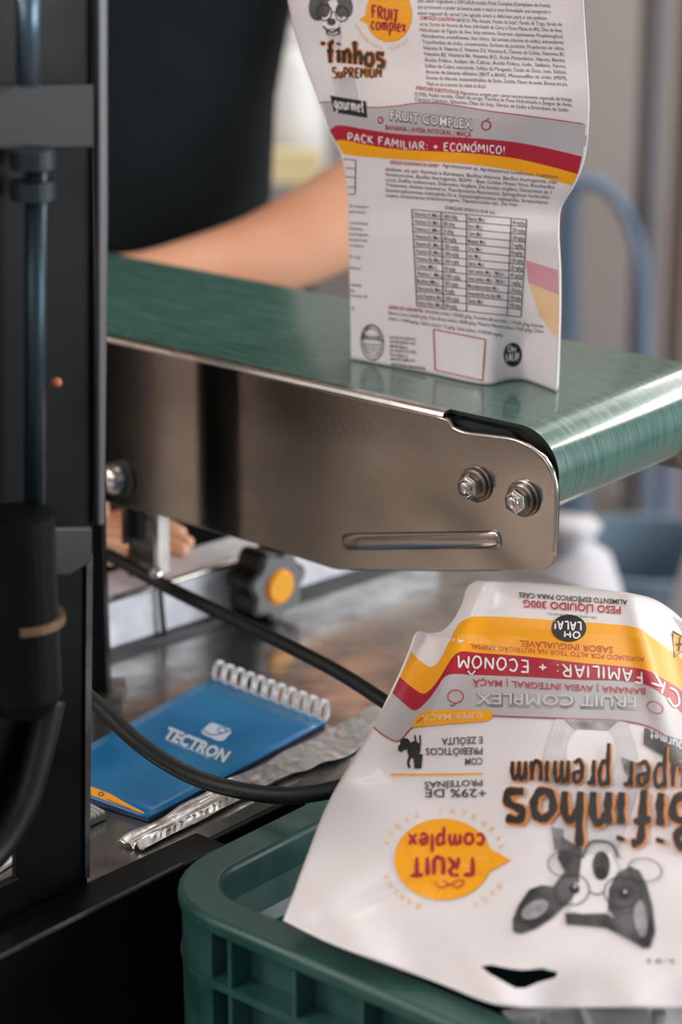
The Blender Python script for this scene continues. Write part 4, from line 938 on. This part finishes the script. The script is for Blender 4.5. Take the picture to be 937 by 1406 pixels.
# ------------------------------------------------------------------ the worker behind the conveyor
def skin(name, verts, edges, radii, m, parent, sub=2, root=0):
    o0 = ORG[parent.name]; me = bpy.data.meshes.new(name); me.from_pydata([Vector(v)-o0 for v in verts], edges, []); me.materials.append(m)
    o = bpy.data.objects.new(name, me); C.objects.link(o); o.parent = parent; ORG[o.name] = o0
    o.modifiers.new('skin', 'SKIN'); 
    for i, rr_ in enumerate(radii):
        me.skin_vertices[0].data[i].radius = (rr_, rr_) if not isinstance(rr_, tuple) else rr_; me.skin_vertices[0].data[i].use_root = (i == root)
    o.modifiers['skin'].use_smooth_shade = True
    s_ = o.modifiers.new('sub', 'SUBSURF'); s_.levels = sub; s_.render_levels = sub
    return o
per = thing('person', V(-.22, 2.5, 0), 'worker in a black t-shirt standing behind the conveyor with a bare forearm along the belt', 'person')
PB = [(-.22, 2.52, .93), (-.22, 2.51, 1.12), (-.21, 2.50, 1.28), (-.21, 2.50, 1.42), (-.21, 2.48, 1.50), (-.20, 2.45, 1.58), (-.20, 2.44, 1.66),   # 0-6 spine, neck, head
      (.0, 2.47, 1.40), (.085, 2.40, 1.24), (.070, 2.27, 1.035), (.035, 2.245, 1.015), (-.075, 2.20, .966), (-.195, 2.16, .951), (-.235, 2.15, .952), (-.275, 2.14, .953),  # 7-14 arm, wrist, palm
      (-.42, 2.47, 1.39), (-.50, 2.38, 1.18), (-.46, 2.30, 1.0), (-.36, 2.10, .90), (-.26, 1.88, .85), (-.225, 1.83, .842), (-.19, 1.79, .840),           # 15-21 other arm, palm
      (-.13, 2.52, .86), (-.13, 2.50, .48), (-.13, 2.52, .08), (-.13, 2.42, .04), (-.31, 2.52, .86), (-.31, 2.50, .48), (-.31, 2.52, .08), (-.31, 2.42, .04)]
PE = [(0, 1), (1, 2), (2, 3), (3, 4), (4, 5), (5, 6), (3, 7), (7, 8), (8, 9), (9, 10), (10, 11), (11, 12), (12, 13), (13, 14), (3, 15), (15, 16), (16, 17), (17, 18), (18, 19), (19, 20), (20, 21),
      (0, 22), (22, 23), (23, 24), (24, 25), (0, 26), (26, 27), (27, 28), (28, 29)]
PR = [(.12, .10), (.12, .10), (.14, .10), (.12, .08), .055, .075, .08, .065, .050, .054, .055, .044, .028, (.036, .018), (.038, .016), .062, .046, .044, .036, .026, (.036, .018), (.036, .016), .085, .055, .042, .035, .085, .055, .042, .035]
skin('body', PB, PE, PR, M['skin'], per)
def fingers(palm, direction, side, curl):
    palm = Vector(palm); d_ = Vector(direction).normalized(); s_ = Vector(side).normalized(); dn = V(0, 0, -1)
    vs = []; es = []; rs_ = []
    for k, (o_, L_) in enumerate(((-.027, .062), (-.009, .072), (.009, .068), (.027, .052))):
        b = palm+s_*o_; n0 = len(vs)
        vs += [b-d_*.02, b+d_*L_*.3, b+d_*L_*.68+dn*curl*.4, b+d_*L_*.95+dn*curl]; es += [(n0, n0+1), (n0+1, n0+2), (n0+2, n0+3)]; rs_ += [.009, .009, .008, .0065]
        skin('finger', vs[n0:], [(0, 1), (1, 2), (2, 3)], rs_[n0:], M['skin'], per, 1)
    t = palm-d_*.03+s_*-.03
    skin('thumb', [t, t+d_*.02-s_*.02, t+d_*.05-s_*.028, t+d_*.07-s_*.022], [(0, 1), (1, 2), (2, 3)], [.012, .011, .009, .007], M['skin'], per, 1)
fingers((-.30, 2.135, .951), (-1, -.1, 0), (0, 1, .1), .01)
fingers((-.18, 1.782, .838), (.93, -.35, 0), (.35, .93, 0), .008)
# t-shirt shell: elliptical sections, then two sleeves
def ell(c, rx, ry, n=28, ph=0): return [V(c[0]+rx*math.cos(2*PI*k/n), c[1]+ry*math.sin(2*PI*k/n), c[2]+.006*math.sin(3*2*PI*k/n+ph)) for k in range(n)]
secs = [((-.23, 2.47, .895), .15, .14), ((-.24, 2.44, .93), .16, .165), ((-.24, 2.43, .98), .168, .17), ((-.235, 2.45, 1.08), .168, .155), ((-.23, 2.47, 1.2), .185, .14), ((-.215, 2.49, 1.32), .215, .13), ((-.21, 2.495, 1.40), .20, .115), ((-.21, 2.49, 1.455), .12, .09), ((-.21, 2.485, 1.475), .07, .065)]
MB().rings([ell(c, a, b, ph=i) for i, (c, a, b) in enumerate(secs)], True, False).done('tshirt', M['shirt'], per, smooth=True)
MB().tube([V(-.06, 2.48, 1.40), V(.01, 2.465, 1.39), V(.065, 2.42, 1.29), V(.085, 2.39, 1.215)], [.09, .086, .072, .07], 20, False).done('sleeve', M['shirt'], per, smooth=True)
MB().tube([V(-.36, 2.48, 1.40), V(-.43, 2.465, 1.38), V(-.48, 2.42, 1.27), V(-.5, 2.38, 1.18)], [.09, .086, .074, .07], 20, False).done('sleeve', M['shirt'], per, smooth=True)
for xx in (-.125, -.325):
    MB().rings([ell((xx, 2.50, .05), .07, .08), ell((xx, 2.49, .45), .085, .09), ell((xx, 2.5, .75), .10, .12), ell((xx+(.01 if xx < -.2 else -.01), 2.5, .93), .105, .13)], True, False).done('trouser_leg', M['trousers'], per, smooth=True)
    MB().cbox((xx, 2.45, .035), .05, .13, .034).done('shoe', M['knob'], per, bevel=.02, seg=3)
hb = MB(); rs = []
for k in range(9):
    a = PI*.02+PI*.62*k/8; rs.append([V(-.20+.098*math.sin(a)*math.cos(t*2*PI/24), 2.465+.108*math.sin(a)*math.sin(t*2*PI/24), 1.635+.125*math.cos(a)+ (.03 if math.sin(t*2*PI/24) < -.5 and k == 8 else 0)) for t in range(24)])
hb.rings(rs, True, False); hb.done('hair', M['hair'], per, smooth=True)
MB().lathe(V(-.20, 2.385, 1.60), (0, -1, -.3), [(-.02, .012), (0, .013), (.022, .010), (.028, .004)], 12).done('nose', M['skin'], per, smooth=True)
for s_ in (-1, 1):
    MB().lathe(V(-.20+s_*.032, 2.372, 1.625), (0, -1, 0), [(-.006, .006), (0, .011), (.005, .007), (.007, .001)], 14).done('eye', M['p_white'], per, smooth=True)
    MB().lathe(V(-.20+s_*.084, 2.455, 1.60), (s_, 0, 0), [(-.01, .02), (0, .028), (.01, .022), (.012, .008)], 14).done('ear', M['skin'], per, smooth=True)
MB().tube([V(-.225, 2.374, 1.565), V(-.20, 2.366, 1.562), V(-.175, 2.374, 1.565)], .005, 8).done('mouth', mat('lips', (160, 90, 80), .5), per, smooth=True)

# ------------------------------------------------------------------ things in the background
# back bench with a white bottle and a cream box
bench = thing('side_bench', V(-.2, 4.0, 0), 'grey steel side bench standing behind the worker', 'bench')
bz = (PY(400, 232, 3.9)).z
MB().box(V(-1.4, 3.72, bz-.04), V(1.75, 0, 0), V(0, .6, 0), V(0, 0, .04)).done('bench_top', M['greypost'], bench)
for x in (-1.38, .28):
    for y in (3.74, 4.26): MB().box(V(x, y, 0), V(.04, 0, 0), V(0, .04, 0), V(0, 0, bz-.04)).done('leg', M['greypost'], bench)
bo = PY(403, 205, 3.9); wb = V(bo.x, 3.9, bz)
bt_ = thing('white_bottle', wb, 'blurred white bottle tapering to its cap on the side bench', 'bottle')
MB().lathe(wb, ZV, [(0, .05), (.005, .056), (.09, .054), (.17, .032), (.205, .014), (.205, .008)], 24).done('bottle_body', M['whiteplastic'], bt_, smooth=True)
MB().lathe(wb+V(0, 0, .205), ZV, [(0, .016), (.03, .014), (.032, .006)], 18).done('cap', M['whiteplastic'], bt_)
cb = thing('cream_box', V(wb.x-.005, 3.80, bz), 'small cream cardboard box in front of the white bottle on the side bench', 'box')
MB().box(V(wb.x-.055, 3.77, bz), V(.10, 0, 0), V(0, .05, 0), V(0, 0, .047)).done('carton', M['cream'], cb, bevel=.002)
MB().box(V(wb.x-.056, 3.768, bz+.044), V(.102, 0, 0), V(0, .054, 0), V(0, 0, .005)).done('lid_flap', M['cream'], cb)
# blue tubular chair
ch = thing('tubular_chair', V(.78, 4.15, 0), 'blue tubular metal chair with an arched back standing by the rear wall', 'chair')
Yc = 4.15
pt = [PY(782, 900, Yc), PY(781, 480, Yc), PY(780, 320, Yc), PY(788, 262, Yc), PY(820, 250, Yc), PY(855, 285, Yc), PY(878, 350, Yc), PY(884, 430, Yc), PY(886, 560, Yc), PY(888, 900, Yc)]
pt[0].z = pt[-1].z = .0; 
sp_ = spline(pt, 6)
MB().tube(sp_, [.024-.012*min(1, i/(len(sp_)*.5)) for i in range(len(sp_))], 12).done('back_hoop', M['bluepaint'], ch, smooth=True)
xl, xr = pt[1].x, pt[-2].x
MB().box(V(xl-.004, Yc-.36, .30), V(xr-xl+.008, 0, 0), V(0, .36, 0), V(0, 0, .03)).done('seat', M['greypost'], ch, bevel=.008)
for x in (xl, xr): MB().tube([V(x, Yc-.34, 0), V(x, Yc-.33, .30)], .011, 10).done('leg', M['bluepaint'], ch)
# grey partition panels and a post at the right rear
def panel(x0, x1, Y, m, z1, name, label, cat):
    a = PY(x0, 400, Y).x; b = PY(x1, 400, Y).x
    r_ = thing(name, V((a+b)/2, Y, 0), label, cat)
    MB().box(V(a, Y, 0), V(b-a, 0, 0), V(0, .03, 0), V(0, 0, z1)).done('board', m, r_, bevel=.004)
    MB().box(V(a+.02, Y-.03, 0), V(.02, 0, 0), V(0, .03, 0), V(0, 0, z1*.95)).done('stiffener', m, r_)
panel(918, 1010, 3.9, M['brownpost'], 2.1, 'partition_panel', 'tall brown partition panel at the right rear', 'panel')
panel(868, 905, 4.35, M['greypost'], 2.1, 'door_post', 'narrow grey upright post left of the brown partition panel', 'post')
# white sacks below the belt end
def sack(px, py, Y, w, d, h, label, seed):
    c = PY(px, py, Y); c = V(c.x, Y, 0); n_ = 28; rs = []
    for k in range(13):
        t = k/12; prf = (math.sin(PI*(.12+.80*t))**.45)*(1-.28*t); ring = []
        for i in range(n_):
            a = 2*PI*i/n_; q = 1+.10*noise.noise(V(math.cos(a)*1.6, math.sin(a)*1.6, t*3+seed)); lean = .05*t
            ring.append(c+V(w*prf*q*math.cos(a)+lean*w, d*prf*q*math.sin(a), h*t*(1+.04*noise.noise(V(math.cos(a), math.sin(a), seed)))))
        rs.append(ring)
    s_ = thing('sack', c, label, 'sack', 'white sacks on the floor')
    MB().rings(rs).done('sack_body', M['sack'], s_, smooth=True)
    tp = c+V(.05*w, 0, h*.99)
    MB().lathe(tp-V(0, 0, .01), ZV, [(0, w*.3), (.015, w*.13), (.03, w*.2), (.05, w*.28), (.052, w*.05)], 16, 6, .1).done('tied_neck', M['sack'], s_, smooth=True)
def hz(px, py, Y): return PY(px, py, Y).z
sack(775, 740, 2.55, .125, .11, hz(775, 700, 2.55)-.05, 'full white sack standing below the end of the green belt', 3)
sack(985, 780, 2.7, .10, .10, hz(960, 740, 2.7), 'white sack at the right edge of the photo, behind the lying pouch', 9)
# bluish tub between the sacks
tb = thing('plastic_tub', V(PY(890, 820, 3.1).x, 3.1, 0), 'blue grey plastic tub on the floor between the white sacks', 'tub')
MB().lathe(V(PY(890, 820, 3.1).x, 3.1, 0), ZV, [(0, .05), (0, .12), (.36, .15), (.36, .135), (.02, .11), (.02, .02)], 28).done('tub_body', mat('blue_grey_plastic', (108, 130, 146), .5), tb)
